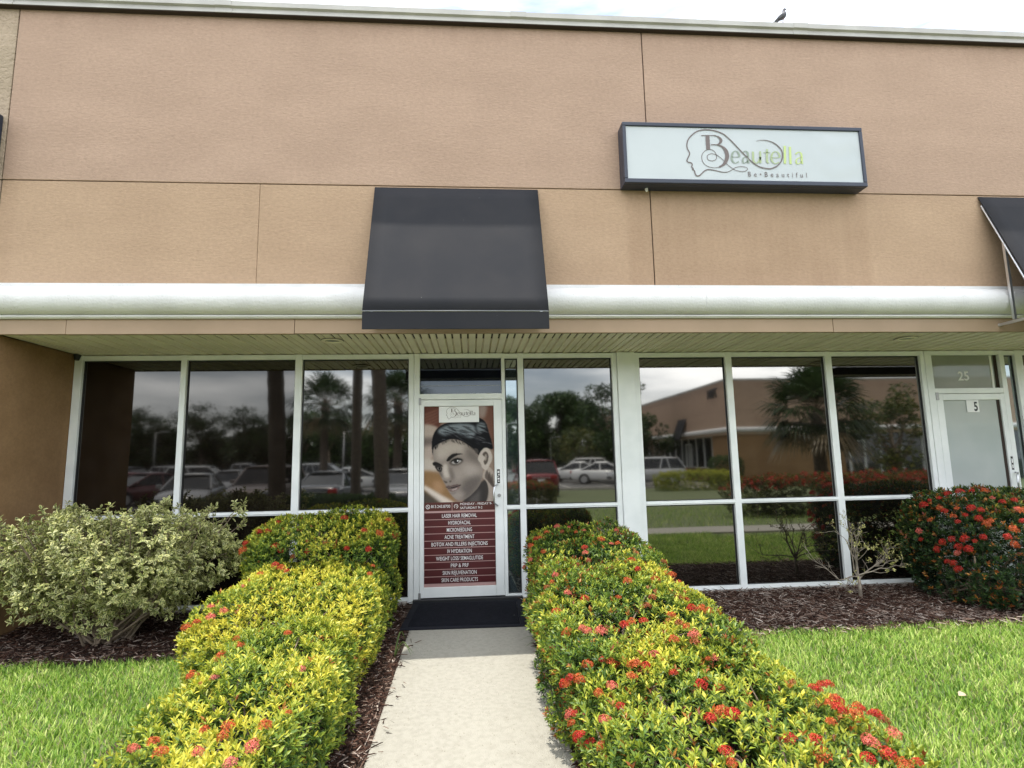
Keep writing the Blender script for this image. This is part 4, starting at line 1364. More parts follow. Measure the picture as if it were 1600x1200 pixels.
def ixora(name, label, box, n, seed, yellow=.5, flowers=(), mix=None, dark_front=0.0, leaf=.033, fscale=1.0, extra_fl=0, group=None, cols=IX_COLS, nl=7, stem_n=34, cat='shrub', slope=0.0, bronze=.02):
    rng = np.random.default_rng(seed)
    x0, x1, y0, y1, H = box
    cy = (y0 + y1) / 2
    T = thing(name, label, cat, ((x0 + x1) / 2, cy, gz(cy)), group=group)
    S, N, dep = block_shoots(box, n, rng, slope=slope)
    Dv = unit(N * .8 + np.array([0, 0, .75]) + rng.normal(0, .33, S.shape))
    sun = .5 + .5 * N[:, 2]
    pat = lumps(S, .22, rng)
    P, A, Nn, L, Wd, ix = rosettes(S, Dv, nl, leaf, leaf * .36, rng)
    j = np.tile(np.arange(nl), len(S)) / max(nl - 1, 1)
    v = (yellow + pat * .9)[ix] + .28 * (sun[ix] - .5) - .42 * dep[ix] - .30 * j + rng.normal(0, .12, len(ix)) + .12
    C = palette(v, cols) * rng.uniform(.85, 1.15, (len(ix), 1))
    rust = (rng.uniform(size=len(S)) < bronze)[ix] & (j < .6) & (dep[ix] < .5)
    C[rust] = palette(rng.uniform(0, 1, rust.sum()), [(.16, .035, .015), (.30, .10, .02), (.42, .20, .03)])
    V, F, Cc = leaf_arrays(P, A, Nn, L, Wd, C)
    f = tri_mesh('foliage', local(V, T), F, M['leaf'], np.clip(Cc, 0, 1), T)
    f['kind'] = 'stuff'
    # woody stems inside
    mb = MB()
    base = [(rng.uniform(x0 + .25, x1 - .25), rng.uniform(y0 + .25, y1 - .25)) for _ in range(stem_n)]
    bp = [(b[0] - T.location.x, b[1] - T.location.y, -.03) for b in base]
    sel = rng.choice(len(S), stem_n)
    tp = local(S[sel], T) - N[sel] * .05
    stems(mb, bp, tp, rng)
    sb = mb.build('stems', M['bark'], T, smooth=True)
    put_flowers(T, flowers, box, rng, mix or {'red': 1}, fscale, slope)
    if extra_fl:
        k = rng.choice(len(S), extra_fl, replace=False)
        k = k[dep[k] < .6]
        put_flowers(T, S[k], box, rng, {'rust': 1.4, 'orange': .6}, fscale * .62)
    return T


HG = 'clipped ixora shrubs lining the entrance path'
LB = (-1.92, -.58, -1.32, -.2, .99)
LM = (-1.78, -.58, -2.62, -.95, .62)
LF = (-1.32, -.58, -4.2, -2.28, .50)
RB = (.55, 1.68, -2.1, -.6, .79)
RM = (.50, 1.66, -3.5, -1.4, .62)
RF = (.53, 1.80, -4.5, -2.85, .46)
RED = (4.63, 6.4, -1.4, -.1, 1.06)
ixora('ixora_shrub', 'taller green clipped shrub with red flowers left of the door under the eave', LB, 6600, 21, .66, FLOWERS['LB'], {'red': 3, 'orange': 1.5, 'rust': 1}, extra_fl=16, group=HG, fscale=1.25, slope=.07, bronze=.03)
ixora('ixora_shrub', 'bright yellow-green clipped shrub in the middle of the left path edge', LM, 5600, 22, .78, FLOWERS['LM'], {'red': 2, 'orange': 2, 'coral': 1}, extra_fl=4, group=HG, slope=.17)
ixora('ixora_shrub', 'low yellow-green shrub nearest the camera left of the path', LF, 5600, 23, .66, FLOWERS['LF'], {'red': 1, 'orange': 2, 'coral': 1, 'pink': .4}, extra_fl=10, group=HG, fscale=.85, slope=.05)
ixora('ixora_shrub', 'green shrub dense with coral flowers right of the door against the white column', RB, 6000, 24, .50, FLOWERS['RB'], {'red': 2, 'orange': 2.5, 'coral': 2, 'rust': 1.5}, extra_fl=40, group=HG, slope=.14, bronze=.16)
ixora('ixora_shrub', 'long yellow-green shrub with scattered red flowers midway along the right path edge', RM, 6800, 25, .57, FLOWERS['RM'], {'red': 2, 'orange': 2.5, 'coral': 1, 'rust': 1.5}, extra_fl=30, group=HG, slope=.14, bronze=.11)
ixora('ixora_shrub', 'low front shrub with bright red flower heads beside the right lawn', RF, 6000, 26, .60, FLOWERS['RF'], {'red': 4, 'orange': 3, 'coral': 1, 'rust': 1}, extra_fl=30, group=HG, fscale=.95, bronze=.07, slope=.06)
DK = [(.010, .024, .008), (.022, .050, .013), (.042, .085, .018), (.11, .15, .024), (.34, .30, .03)]
RB_ = ixora('flowering_bush', 'tall dark green bush covered in red flowers in front of the frosted door', RED, 6600, 27, .40, FLOWERS['RED'], {'red': 4, 'orange': 1.2, 'coral': .6}, leaf=.042, fscale=1.25, extra_fl=46, bronze=.22, cols=DK, cat='bush', stem_n=26)
rb = MB()
for k in range(9):
    x = 5.0 + k * .11
    rb.tube([(x - RB_.location.x, -.75 - RB_.location.y, -.05), (x - .12 + .02 * k - RB_.location.x, -1.0 - RB_.location.y, .25), (x - .3 + .06 * k - RB_.location.x, -1.2 - RB_.location.y, .5)], [.015, .012, .007], 6)
rb.build('bare_stems', M['bark'], RB_, smooth=True)

# variegated shrub on the left: vase of branches with cream edged leaves
VG = thing('variegated_shrub', 'spreading shrub with cream edged leaves against the brown wall at left', 'shrub', (-2.98, -.95, 0))
rng = np.random.default_rng(31)
bm_ = MB()
tips, tdir = [], []
for k in range(110):
    a = rng.uniform(0, 2 * math.pi)
    rr = math.sqrt(rng.uniform(.03, 1))
    ex = 1.06 * rr * math.cos(a)
    ey = .52 * rr * math.sin(a)
    top = 1.08 + .05 * math.sin(7 * ex) - .10 * max(0, -ex - .6) - (0.02 if ex < .6 else .06 * (ex - .6))
    ez = rng.uniform(.26 + .34 * rr, top) if rng.uniform() < .62 else top - rng.uniform(0, .14)
    if ex > .75:
        ez = max(ez, .72)
    b = np.array([rng.normal(0, .07), rng.normal(0, .06), 0])
    t = np.array([ex, ey, ez])
    m1 = b * .6 + t * .4 + rng.normal(0, .04, 3) - np.array([0, 0, .03])
    m2 = b * .25 + t * .75 + rng.normal(0, .03, 3)
    bm_.tube([b, m1, m2, t], [.011, .008, .005, .003], 6, cap=False)
    for s in range(15):
        f_ = rng.uniform(.42, 1.0)
        q = (b * (1 - f_) + t * f_) if f_ > .9 else (m1 * (1 - (f_ - .4) / .5) + m2 * (f_ - .4) / .5)
        d = unit((t - b) + rng.normal(0, .55, 3) + np.array([0, 0, .2]))
        ln = rng.uniform(.05, .20)
        e_ = q + d * ln
        e_[2] = min(e_[2], top + .05)
        bm_.tube([q, (q + e_) / 2 + rng.normal(0, .01, 3), e_], [.0035, .0028, .0018], 4, cap=False)
        for w in range(3):
            u = (w + 1) / 3
            tips.append(q + (e_ - q) * u + rng.normal(0, .006, 3))
            tdir.append(d + rng.normal(0, .3, 3))
bo_ = bm_.build('branches', M['bark'], VG, smooth=True)
bo_['kind'] = 'stuff'
tips, tdir = np.array(tips), np.array(tdir)
ns = 2100
u_ = unit(rng.normal(size=(ns, 3)))
rs = rng.uniform(.72, 1.0, ns) ** .8
sx = np.where(u_[:, 0] > 0, 1.02, 1.10)
e3 = np.stack([u_[:, 0] * sx, u_[:, 1] * .56, .66 + u_[:, 2] * np.where(u_[:, 2] > 0, .42, .50)], 1)
e3[:, 2] = .66 + (e3[:, 2] - .66) * rs
e3[:, :2] *= rs[:, None]
e3 += u_ * lumps(e3, .19, rng)[:, None]
e3 = e3[(e3[:, 2] > .16) & (np.hypot(e3[:, 0], e3[:, 1]) < .35 + 1.25 * e3[:, 2])]
tips = np.concatenate([tips, e3])
tdir = np.concatenate([tdir, unit(e3 - np.array([0, 0, .2])) + rng.normal(0, .35, e3.shape)])
P, A, Nn, L, Wd, ix = rosettes(tips, tdir, 6, .042, .023, rng, (30, 85))
Nn = unit(Nn + np.array([0, 0, .5]))
gcol = palette(rng.uniform(0, 1, len(ix)), [(.020, .048, .012), (.048, .09, .022), (.09, .135, .034)])
ecol = palette(rng.uniform(0, 1, len(ix)), [(.40, .42, .13), (.66, .63, .24), (.80, .77, .42)])
V, F, Cc = leaf_arrays(P, A, Nn, L, Wd, gcol, LEAF_V, LEAF_F, ecol, [1, 2, 3, 4, 5])
o = tri_mesh('foliage', V, F, M['leaf_dull'], Cc, VG)
o['kind'] = 'stuff'

# sparse, half bare shrub in front of the right windows
SP = thing('sparse_shrub', 'nearly bare pale shrub with thin twigs in front of the right windows', 'shrub', (4.04, -.52, 0))
rng = np.random.default_rng(47)
br = MB()
tw_t, tw_d = [], []


def grow(p, d, ln, r, lev, maxlev):
    n = 4
    pts = [p]
    q = np.array(p)
    dd = np.array(d)
    for k in range(n):
        dd = unit(dd + rng.normal(0, .22, 3) + np.array([0, 0, .05]))
        q = q + dd * ln / n
        pts.append(q.copy())
    br.tube(pts, list(np.linspace(r, r * .55, n + 1)), 6 if lev < 2 else 4, cap=False)
    if lev >= maxlev:
        for k in range(1, n + 1):
            tw_t.append(pts[k])
            tw_d.append(dd)
        return
    for c in range(3 if lev < 2 else 2 + int(rng.uniform() < .5)):
        k = rng.integers(2, n + 1)
        side = unit(np.cross(dd, rng.normal(size=3)))
        nd = unit(dd * .8 + side * rng.uniform(.35, .75) + np.array([0, 0, .12]))
        grow(pts[k], nd, ln * rng.uniform(.45, .72), max(.0016, r * .55), lev + 1, maxlev)


br.tube([(0, 0, -.05), (.005, 0, .1), (.0, .0, .22)], [.019, .016, .014], 8)
for d, ln in (((-.85, -.05, .55), .36), ((-.6, .1, .85), .33), ((-.15, -.1, 1.0), .34), ((.12, .1, 1.0), .33), ((.35, -.1, .9), .32), ((.75, .0, .62), .34), ((.55, -.25, .75), .28), ((-.35, -.3, .8), .27)):
    grow(np.array([0, 0, .17 + rng.uniform(0, .05)]), unit(np.array(d)), ln, .0085, 1, 4)
for k in range(3):
    grow(np.array([-.05 * k, 0, .05]), unit(np.array([-.9 + .2 * k, -.2, .5])), .22, .004, 2, 3)
br.build('branches', M['bark_pale'], SP, smooth=True)
tw_t, tw_d = np.array(tw_t), np.array(tw_d)
keep = rng.uniform(size=len(tw_t)) < np.where(tw_t[:, 0] > -.25, .42, .14)
P, A, Nn, L, Wd, ix = rosettes(tw_t[keep], tw_d[keep], 3, .021, .012, rng, (30, 90))
C = palette(rng.uniform(0, 1, len(ix)), [(.14, .15, .04), (.38, .36, .10), (.58, .54, .22)])
V, F, Cc = leaf_arrays(P, A, Nn, L, Wd, C)
o = tri_mesh('leaves', V, F, M['leaf_dull'], Cc, SP)
o['kind'] = 'stuff'

# ------------------------------------------------------------------ bark mulch chips
CH_V = np.array([(0, -.5, 0), (1, -.35, 0), (1.05, .3, 0), (.05, .5, 0), (.1, -.1, .07), (.9, .05, .055)])
CH_F = np.array([(0, 1, 5), (0, 5, 4), (3, 4, 5), (3, 5, 2), (0, 4, 3), (1, 2, 5)])


def chips(name, areas, dens, seed, pale=.16):
    rng = np.random.default_rng(seed)
    Ps = []
    for (x0, x1, y0, y1) in areas:
        n = int(dens * (x1 - x0) * (y1 - y0))
        Ps.append(np.stack([rng.uniform(x0, x1, n), rng.uniform(y0, y1, n)], 1))
    P2 = np.concatenate(Ps)
    # soft outer edge toward the lawn
    n = len(P2)
    P = np.stack([P2[:, 0], P2[:, 1], gzv(P2[:, 1]) + rng.uniform(-.012, .022, n)], 1)
    az = rng.uniform(0, 6.28, n)
    A = np.stack([np.cos(az), np.sin(az), rng.normal(0, .22, n)], 1)
    N = np.stack([rng.normal(0, .3, n), rng.normal(0, .3, n), np.ones(n)], 1)
    L = rng.uniform(.025, .10, n) * (.5 + .5 * rng.uniform(size=n))
    Wd = rng.uniform(.004, .010, n)
    v = rng.uniform(0, 1, n) ** (1.9 - 1.2 * pale)
    C = palette(v, [(.012, .006, .0045), (.036, .016, .010), (.070, .034, .022), (.16, .108, .082), (.40, .34, .29)])
    V, F, Cc = leaf_arrays(P, A, N, L, Wd, C, CH_V, CH_F)
    k = np.tile(np.array([1, 1, .8, .8, 1.0, 1.0]), n)[:, None]
    o = tri_mesh(name, V, F, M['chip'], Cc)
    return tag(o, kind='stuff')


chips('bark_mulch', [(-4.08, -1.5, -1.42, -.08), (-1.9, -.56, -1.1, -.08), (-.80, -.47, -4.6, -1.02)], 3900, 5, .06)
chips('bark_mulch', [(.62, 1.9, -1.5, -.06), (1.5, 7.9, -1.36, -.05), (.60, .85, -4.5, -1.4)], 3900, 6, .62)
chips('bark_mulch', [(2.0, 6.6, -1.52, -1.05)], 900, 8, .95)
# stray chips spilled over the path edge
rng = np.random.default_rng(9)
chips('stray_chips', [(-.47, -.42, -4.4, -1.0), (-.42, -.37, -3.4, -.98)], 130, 10, .1)

# ------------------------------------------------------------------ lawn blades


def lawn_blades(name, areas, dens, seed, Lr=(.015, .050)):
    rng = np.random.default_rng(seed)
    Ps = []
    for (x0, x1, y0, y1) in areas:
        n = int(dens * (x1 - x0) * (y1 - y0))
        Ps.append(np.stack([rng.uniform(x0, x1, n), rng.uniform(y0, y1, n)], 1))
    P2 = np.concatenate(Ps)
    edge = -1.40 + .035 * np.sin(P2[:, 0] * 5.1) + .025 * np.sin(P2[:, 0] * 13.7 + 1)
    k = P2[:, 1] < edge + rng.normal(0, .02, len(P2))
    P2 = P2[k]
    n = len(P2)
    P = np.stack([P2[:, 0], P2[:, 1], gzv(P2[:, 1]) - .028], 1)
    az = rng.uniform(0, 6.28, n)
    lean = rng.uniform(.1, .75, n)
    A = np.stack([np.cos(az) * lean, np.sin(az) * lean, np.ones(n)], 1)
    N = np.stack([-np.cos(az), -np.sin(az), lean], 1) + rng.normal(0, .2, (n, 3))
    patch = lumps(P, .5, rng)
    L = rng.uniform(Lr[0], Lr[1], n) + .02
    Wd = rng.uniform(.0045, .0095, n)
    v = .45 + patch * .5 + rng.normal(0, .32, n)
    C = palette(v, [(.085, .175, .020), (.19, .335, .040), (.34, .47, .085), (.56, .62, .21)])
    dead = rng.uniform(size=n) < .04
    C[dead] = (.34, .30, .15)
    V, F, Cc = leaf_arrays(P, A, N, L, Wd, C, BLADE_V, BLADE_F)
    o = tri_mesh(name, V, F, M['grass'], Cc)
    return tag(o, kind='stuff')


lawn_blades('lawn_grass', [(1.55, 4.9, -3.6, -1.33), (1.7, 3.2, -5.0, -3.6)], 5400, 12)
lawn_blades('lawn_grass', [(-4.3, -1.25, -3.4, -1.33), (-3.0, -1.2, -4.6, -3.4)], 5400, 13)
lawn_blades('lawn_grass', [(4.9, 9.5, -4.6, -1.33), (-8, -4.3, -4.6, -1.0), (3.2, 4.9, -5.1, -3.6)], 1500, 14, (.05, .10))
lawn_blades('lawn_grass', [(-8, 18, -13.4, -6.4)], 130, 15, (.07, .14))

# weeds at the path edge


def weed(label, x, y, dirs, seed):
    rng = np.random.default_rng(seed)
    w = thing('weed', label, 'weed', (x, y, gz(y)))
    V, F, Cc = [], [], []
    for (dx, dy, ln, hh) in dirs:
        pts = [np.array([dx * ln * t, dy * ln * t, hh * math.sin(min(1, t * 1.05) * math.pi * .85)]) for t in np.linspace(0, 1, 7)]
        i = len(V)
        sd = unit(np.array([-dy, dx, 0.0]))
        for k, p in enumerate(pts):
            ww = .006 * (1 - (k / 6) ** 2) + .0008
            V += [p + sd * ww, p - sd * ww]
            c = np.array((.07, .11, .03)) * (1 + .5 * k / 6)
            Cc += [c, c]
        for k in range(6):
            F += [(i + 2 * k, i + 2 * k + 1, i + 2 * k + 3), (i + 2 * k, i + 2 * k + 3, i + 2 * k + 2)]
    tri_mesh('blades', np.array(V), np.array(F), M['grass'], np.array(Cc), w)


weed('few thin grass blades bending over the left path edge', -.50, -1.62, [(.9, -.4, .17, .10), (.7, -.75, .20, .14), (.3, .95, .2, .16), (1, .2, .12, .1)], 1)
weed('dark strap leaves lying over the right path edge', .66, -1.52, [(-.95, .25, .20, .07), (-.9, -.4, .17, .05), (-.6, .8, .12, .06)], 2)
lf = thing('fallen_leaf', 'small curled pale leaf lying on the right lawn', 'leaf', (3.02, -2.78, gz(-2.78) + .05))
V, F, Cc = leaf_arrays(np.array([[0, 0, 0.]]), np.array([[1, .3, .2]]), np.array([[.2, -.3, 1.]]), np.array([.06]), np.array([.045]), np.array([[.45, .36, .26]]), LEAF_V, LEAF_F)
tri_mesh('blade', V, F, M['leaf_dull'], Cc, lf)
# ------------------------------------------------------------------ what the windows reflect: cars, palms, trees, opposite building


def plain_hedge(name, label, box, n, seed, cols, yellow=.5, leaf=.07, cat='hedge', zoff=None, fl=None):
    rng = np.random.default_rng(seed)
    x0, x1, y0, y1, H = box
    cy = (y0 + y1) / 2
    z0 = gz(cy) if zoff is None else zoff
    T = thing(name, label, cat, ((x0 + x1) / 2, cy, z0))
    S, N, dep = block_shoots((x0, x1, y0, y1, H), n, rng, inset=.2, amp=.09, e=3.5)
    Dv = unit(N + np.array([0, 0, .5]) + rng.normal(0, .4, S.shape))
    P, A, Nn, L, Wd, ix = rosettes(S, Dv, 5, leaf, leaf * .45, rng)
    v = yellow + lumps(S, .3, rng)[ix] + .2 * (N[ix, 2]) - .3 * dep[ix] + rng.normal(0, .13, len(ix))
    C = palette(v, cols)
    if fl is not None:
        m = (rng.uniform(size=len(S)) < fl)[ix] & (N[ix, 2] > .2)
        C[m] = np.array((.42, .035, .02))
    V, F, Cc = leaf_arrays(P, A, Nn, L, Wd, C)
    V = V - np.array([(x0 + x1) / 2, cy, 0])
    o = tri_mesh('foliage', V, F, M['leaf'], np.clip(Cc, 0, 1), T)
    o['kind'] = 'stuff'
    mb = MB()
    for k in range(8):
        bx, by = rng.uniform(-(x1 - x0) / 2 + .2, (x1 - x0) / 2 - .2), rng.uniform(-.2, .2)
        mb.tube([(bx, by, -.1), (bx + rng.normal(0, .1), by, H * .5), (bx + rng.normal(0, .2), by + rng.normal(0, .1), H * .8)], [.02, .014, .006], 5)
    mb.build('stems', M['bark'], T)
    return T


GRN = [(.012, .030, .008), (.022, .052, .012), (.045, .09, .018), (.09, .14, .03)]
MIXD = [(.02, .03, .010), (.05, .075, .015), (.11, .13, .022), (.22, .17, .03)]
YEL = [(.05, .08, .012), (.14, .19, .02), (.30, .33, .04), (.42, .42, .05)]
plain_hedge('hedge', 'dark green hedge along the car park kerb, reflected in the left windows', (-9.6, -1.6, -12.7, -11.5, .78), 6500, 61, GRN, .5, zoff=-.33)
plain_hedge('hedge', 'reddish hedge in front of the red car, reflected beside the door', (1.2, 3.35, -15.6, -14.5, .95), 2600, 62, MIXD, .6, fl=.25, zoff=-.35)
plain_hedge('hedge', 'red flowered hedge on the lawn, reflected low in the right windows', (6.9, 15.5, -9.6, -8.3, 1.12), 7000, 63, MIXD, .45, fl=.4)
plain_hedge('hedge', 'yellow hedge beside the opposite building, reflected in the right windows', (9.6, 14.6, -23.6, -22.4, 1.0), 3000, 64, YEL, .7, zoff=-.35)
plain_hedge('shrub', 'round green shrub at the corner of the opposite building, reflected at right', (13.4, 15.3, -25.2, -23.7, 1.75), 2600, 65, GRN, .5, cat='shrub', zoff=-.35)


def make_trunk(pts, rad, name, mat, parent, n=10):
    return MB().tube(pts, rad, n).build(name, mat, parent, smooth=True)


def tree(label, x, y, height, crown, trunk_r, nleaf, leaf, cols, seed, name='broadleaf_tree', lean=0.0, clumps=22, flat=.75, base=.30, zoff=-.35):
    """trunk with limbs, crown of leaf clumps spread through its volume"""
    rng = np.random.default_rng(seed)
    T = thing(name, label, 'tree', (x, y, zoff))
    cz = height * (base + (1 - base) * .5)
    hz = height * (1 - base) * .5
    mb = MB()
    top = np.array([lean, 0, height * (base + .35)])
    mb.tube([(0, 0, -.2), (lean * .3, .03, height * base * .6), (lean * .7, -.03, height * base), top], [trunk_r * 1.25, trunk_r, trunk_r * .85, trunk_r * .35], 9)
    cl, cr = [], []
    for k in range(clumps):
        d = unit(rng.normal(size=3))
        rr = rng.uniform(.35, .88) ** .6
        c = np.array([lean + d[0] * crown * rr, d[1] * crown * rr, cz + d[2] * hz * rr])
        cl.append(c)
        cr.append(crown * rng.uniform(.24, .42))
        b = np.array([lean * .8, 0, height * (base + rng.uniform(-.05, .25))])
        mb.tube([b, b * .5 + c * .5 + rng.normal(0, .15, 3), c], [trunk_r * .4, trunk_r * .22, trunk_r * .08], 5, cap=False)
    mb.build('trunk', M['bark'], T, smooth=True)
    cl, cr = np.array(cl), np.array(cr)
    w = cr ** 2
    ci = rng.choice(clumps, nleaf, p=w / w.sum())
    d = unit(rng.normal(size=(nleaf, 3)))
    d[:, 2] *= flat
    P = cl[ci] + d * (cr[ci] * rng.uniform(.35, 1.08, nleaf) ** .5)[:, None]
    A = unit(d + rng.normal(0, .6, d.shape) + np.array([0, 0, -.2]))
    N = unit(d * .4 + np.array([0, 0, .8]) + rng.normal(0, .45, d.shape))
    L = leaf * rng.uniform(.7, 1.3, nleaf)
    tone = rng.uniform(-.2, .2, clumps)
    C = palette(.5 + tone[ci] + rng.normal(0, .16, nleaf), cols)
    V, F, Cc = leaf_arrays(P, A, N, L, L * .6, C)
    o = tri_mesh('crown', V, F, M['leaf'], np.clip(Cc, 0, 1), T)
    return T


def pine(label, x, y, height, seed, spread=4.5):
    """slash pine: long bare bent trunk with flat layered tufts"""
    rng = np.random.default_rng(seed)
    T = thing('pine_tree', label, 'tree', (x, y, -.35))
    mb = MB()
    tr = [np.array([0, 0, -.2])]
    for k in range(1, 8):
        tr.append(tr[-1] + np.array([rng.normal(0, .22), rng.normal(0, .2), height * .86 / 7]))
    mb.tube(tr, list(np.linspace(.24, .09, 8)), 8)
    cs = []
    for k in range(15):
        f = rng.uniform(.52, 1.0)
        b = tr[int(f * 6.99)]
        a = rng.uniform(0, 6.28)
        r = spread * rng.uniform(.3, 1) * (1.25 - .55 * f)
        c = b + np.array([r * math.cos(a), r * math.sin(a), height * rng.uniform(.02, .12)])
        mb.tube([b, b * .5 + c * .5 + np.array([0, 0, -.25]) + rng.normal(0, .2, 3), c], [.085, .06, .03], 5, cap=False)
        cs.append(c)
    cs.append(tr[-1] + np.array([0, 0, .6]))
    mb.build('trunk', M['bark'], T, smooth=True)
    n = 4200
    cs = np.array(cs)
    ci = rng.integers(len(cs), size=n)
    d = rng.normal(size=(n, 3)) * np.array([.85, .85, .34])
    P = cs[ci] + d
    A = unit(rng.normal(size=(n, 3)) + np.array([0, 0, .5]))
    N = unit(rng.normal(size=(n, 3)))
    L = rng.uniform(.3, .6, n)
    V, F, Cc = leaf_arrays(P, A, N, L, L * .22, palette(rng.uniform(0, 1, n), GRN))
    tri_mesh('crown', V, F, M['leaf'], Cc, T)
    return T


def palm(label, x, y, h, trunk_r, crown_r, seed, nf=34, lean=(0, 0), zoff=-.35):
    """sabal palm: ringed trunk, globe of fan fronds with drooping segments"""
    rng = np.random.default_rng(seed)
    T = thing('sabal_palm', label, 'palm tree', (x, y, zoff))
    n = 26
    pts = [(lean[0] * (k / n) ** 2, lean[1] * (k / n) ** 2, -.2 + (h + .2) * k / n) for k in range(n + 1)]
    rd = [trunk_r * (1 + .07 * (k % 2) + .18 * max(0, 1 - k / 4)) for k in range(n + 1)]
    MB().tube(pts, rd, 12).build('trunk', M['palmbark'], T, smooth=True)
    c = np.array([lean[0], lean[1], h])
    V, F, Cc = [], [], []
    pet = MB()
    for k in range(nf):
        a = k * 2.399 + rng.uniform(-.2, .2)
        el = math.radians(78 - 125 * (k / nf) + rng.uniform(-8, 8))
        d = np.array([math.cos(a) * math.cos(el), math.sin(a) * math.cos(el), math.sin(el)])
        pl = crown_r * rng.uniform(.42, .58)
        hub = c + d * pl + np.array([0, 0, -.06 * crown_r])
        pet.tube([c, c + d * pl * .5 + np.array([0, 0, .03]), hub], [.022, .016, .010], 4, cap=False)
        side = unit(np.cross(d, np.array([0, 0, 1.0])))
        up = np.cross(side, d)
        old = k / nf
        colr = np.array((.026, .048, .014)) * (1.25 - .55 * old) * rng.uniform(.8, 1.2) if old < .88 else np.array((.20, .15, .08)) * rng.uniform(.7, 1.1)
        for s in range(25):
            t = (s / 24 - .5) * 2
            an = t * 1.45
            ld = unit(d * math.cos(an) + side * math.sin(an) + up * (.18 * math.cos(an * 2) + rng.normal(0, .05)))
            ll = crown_r * (.62 - .16 * abs(t)) * rng.uniform(.9, 1.1)
            wv = np.cross(ld, up) * .034
            p1 = hub + ld * ll * .6
            p2 = hub + ld * ll + np.array([0, 0, -.22 * ll * (1 + old)])
            i = len(V)
            V += [hub, p1 + wv, p1 - wv, p2]
            F += [(i, i + 1, i + 2), (i + 1, i + 3, i + 2)]
            cc = colr * rng.uniform(.85, 1.15)
            Cc += [cc, cc, cc, cc * 1.2]
    tri_mesh('fronds', np.array(V), np.array(F), M['leaf'], np.clip(np.array(Cc), 0, 1), T)
    pet.build('leaf_stalks', M['bark'], T)
    return T


palm('thick palm trunk nearest the car park hedge, reflected in the second left window', -5.60, -10.85, 6.6, .235, 1.7, 71, lean=(-.35, 0))
palm('left palm of the reflected pair beside the dark car, third left window', -3.80, -13.2, 8.0, .165, 1.6, 72)
palm('right palm of the reflected pair beside the dark car, third left window', -2.72, -11.9, 7.4, .225, 1.7, 73, lean=(-.4, 0))
palm('full round palm far behind the dark car, reflected at left', -9.14, -29.8, 5.4, .24, 2.5, 74, nf=52)
palm('full round palm far behind the grey car, reflected near the door', -4.3, -27.8, 5.3, .24, 2.5, 75, nf=52)
palm('bushy low palm on the right lawn, reflected across the right windows', 11.9, -12.0, 3.2, .20, 2.0, 76, nf=54)

OAK = [(.012, .030, .008), (.024, .055, .014), (.05, .095, .02), (.09, .14, .035)]
tree('tall spreading oak at the far side, reflected above the red car', 10.9, -69, 10.8, 5.2, .35, 11000, .50, OAK, 81, base=.12)
tree('rounded oak left of the tallest far tree, reflected beside the door', 5.6, -66, 10.0, 4.8, .32, 9500, .50, OAK, 82, base=.12)
tree('darker oak right of the tallest far tree, reflected above the white cars', 16.0, -68, 9.4, 4.6, .32, 9500, .50, OAK, 83, base=.12)
tree('dark glossy magnolia by the white cars, reflected against the column', 10.6, -33.5, 7.9, 2.3, .16, 5200, .24, GRN, 84, clumps=26, base=.2)
tree('small pale tree behind the magnolia, reflected above the white van', 9.6, -42, 4.6, 2.2, .12, 3000, .22, MIXD, 85, base=.2)
tree('leafy tree beside the opposite building, reflected next to the column', 13.6, -34.5, 5.2, 1.5, .11, 2600, .22, GRN, 86, base=.15)
tree('small red flushed tree on the right lawn, reflected far right', 16.3, -14.2, 4.6, 1.35, .10, 2400, .16, MIXD, 87, base=.2)
hz = [(-62, -80, 7.4, 5.5), (-54, -79, 6.2, 5.0), (-46.5, -80, 6.8, 5.0), (-39, -81, 6.0, 4.6), (-31.5, -78, 7.0, 4.8), (-24.5, -76, 9.2, 4.2), (-18, -77, 7.4, 4.4), (-11.5, -78, 7.8, 4.6), (-5, -77, 7.0, 4.4), (0, -75, 8.2, 4.4)]
for k, (x, y, h, cr_) in enumerate(hz):
    lab = ['low dark tree at the far left end of the tree line, reflected', 'low rounded tree second along the far tree line, reflected at left', 'bushy tree behind the tall light pole, reflected in the first window',
           'low tree below the two tall pines, reflected in the second window', 'dense bush tree right of the pines, reflected in the second window', 'large domed tree standing above the tree line, reflected in the second window',
           'tree behind the thick palm trunk in the far tree line', 'tree behind the far round palm in the far tree line', 'tree behind the palm pair in the far tree line', 'right end tree of the far tree line, reflected near the door'][k]
    tree(lab, x, y, h, cr_, .28, 7500, .50, OAK, 90 + k, base=.05)
pine('tall pine with flat crown behind the light pole, reflected at left', -47, -77, 10.4, 101)
pine('slender pine with bent limbs, reflected in the second window', -38.6, -77, 10.9, 102, 3.6)
pine('pine standing close right of the slender pine, reflected in second window', -31.6, -74, 10.2, 103, 3.4)
pine('thin pine behind the thick palm trunk, reflected at left', -19.5, -73, 9.4, 104, 3.0)


rng = np.random.default_rng(120)
nw = 52000
wx = rng.uniform(-95, 60, nw)
wt_ = 3.6 + 1.0 * np.sin(wx * .21) + .7 * np.sin(wx * .53 + 2) + .5 * np.sin(wx * 1.3)
P = np.stack([wx, -86 + rng.normal(0, 1.2, nw), -.3 + wt_ * rng.uniform(0, 1, nw) ** .8], 1)
A = unit(rng.normal(size=(nw, 3)))
N = unit(rng.normal(size=(nw, 3)) * .6 + np.array([0, .6, .8]))
L = rng.uniform(.4, .9, nw)
V, F, Cc = leaf_arrays(P, A, N, L, L * .6, palette(.45 + .2 * np.sin(wx * .4) + rng.normal(0, .15, nw), OAK))
tag(tri_mesh('woodland', V, F, M['leaf'], Cc), kind='stuff')


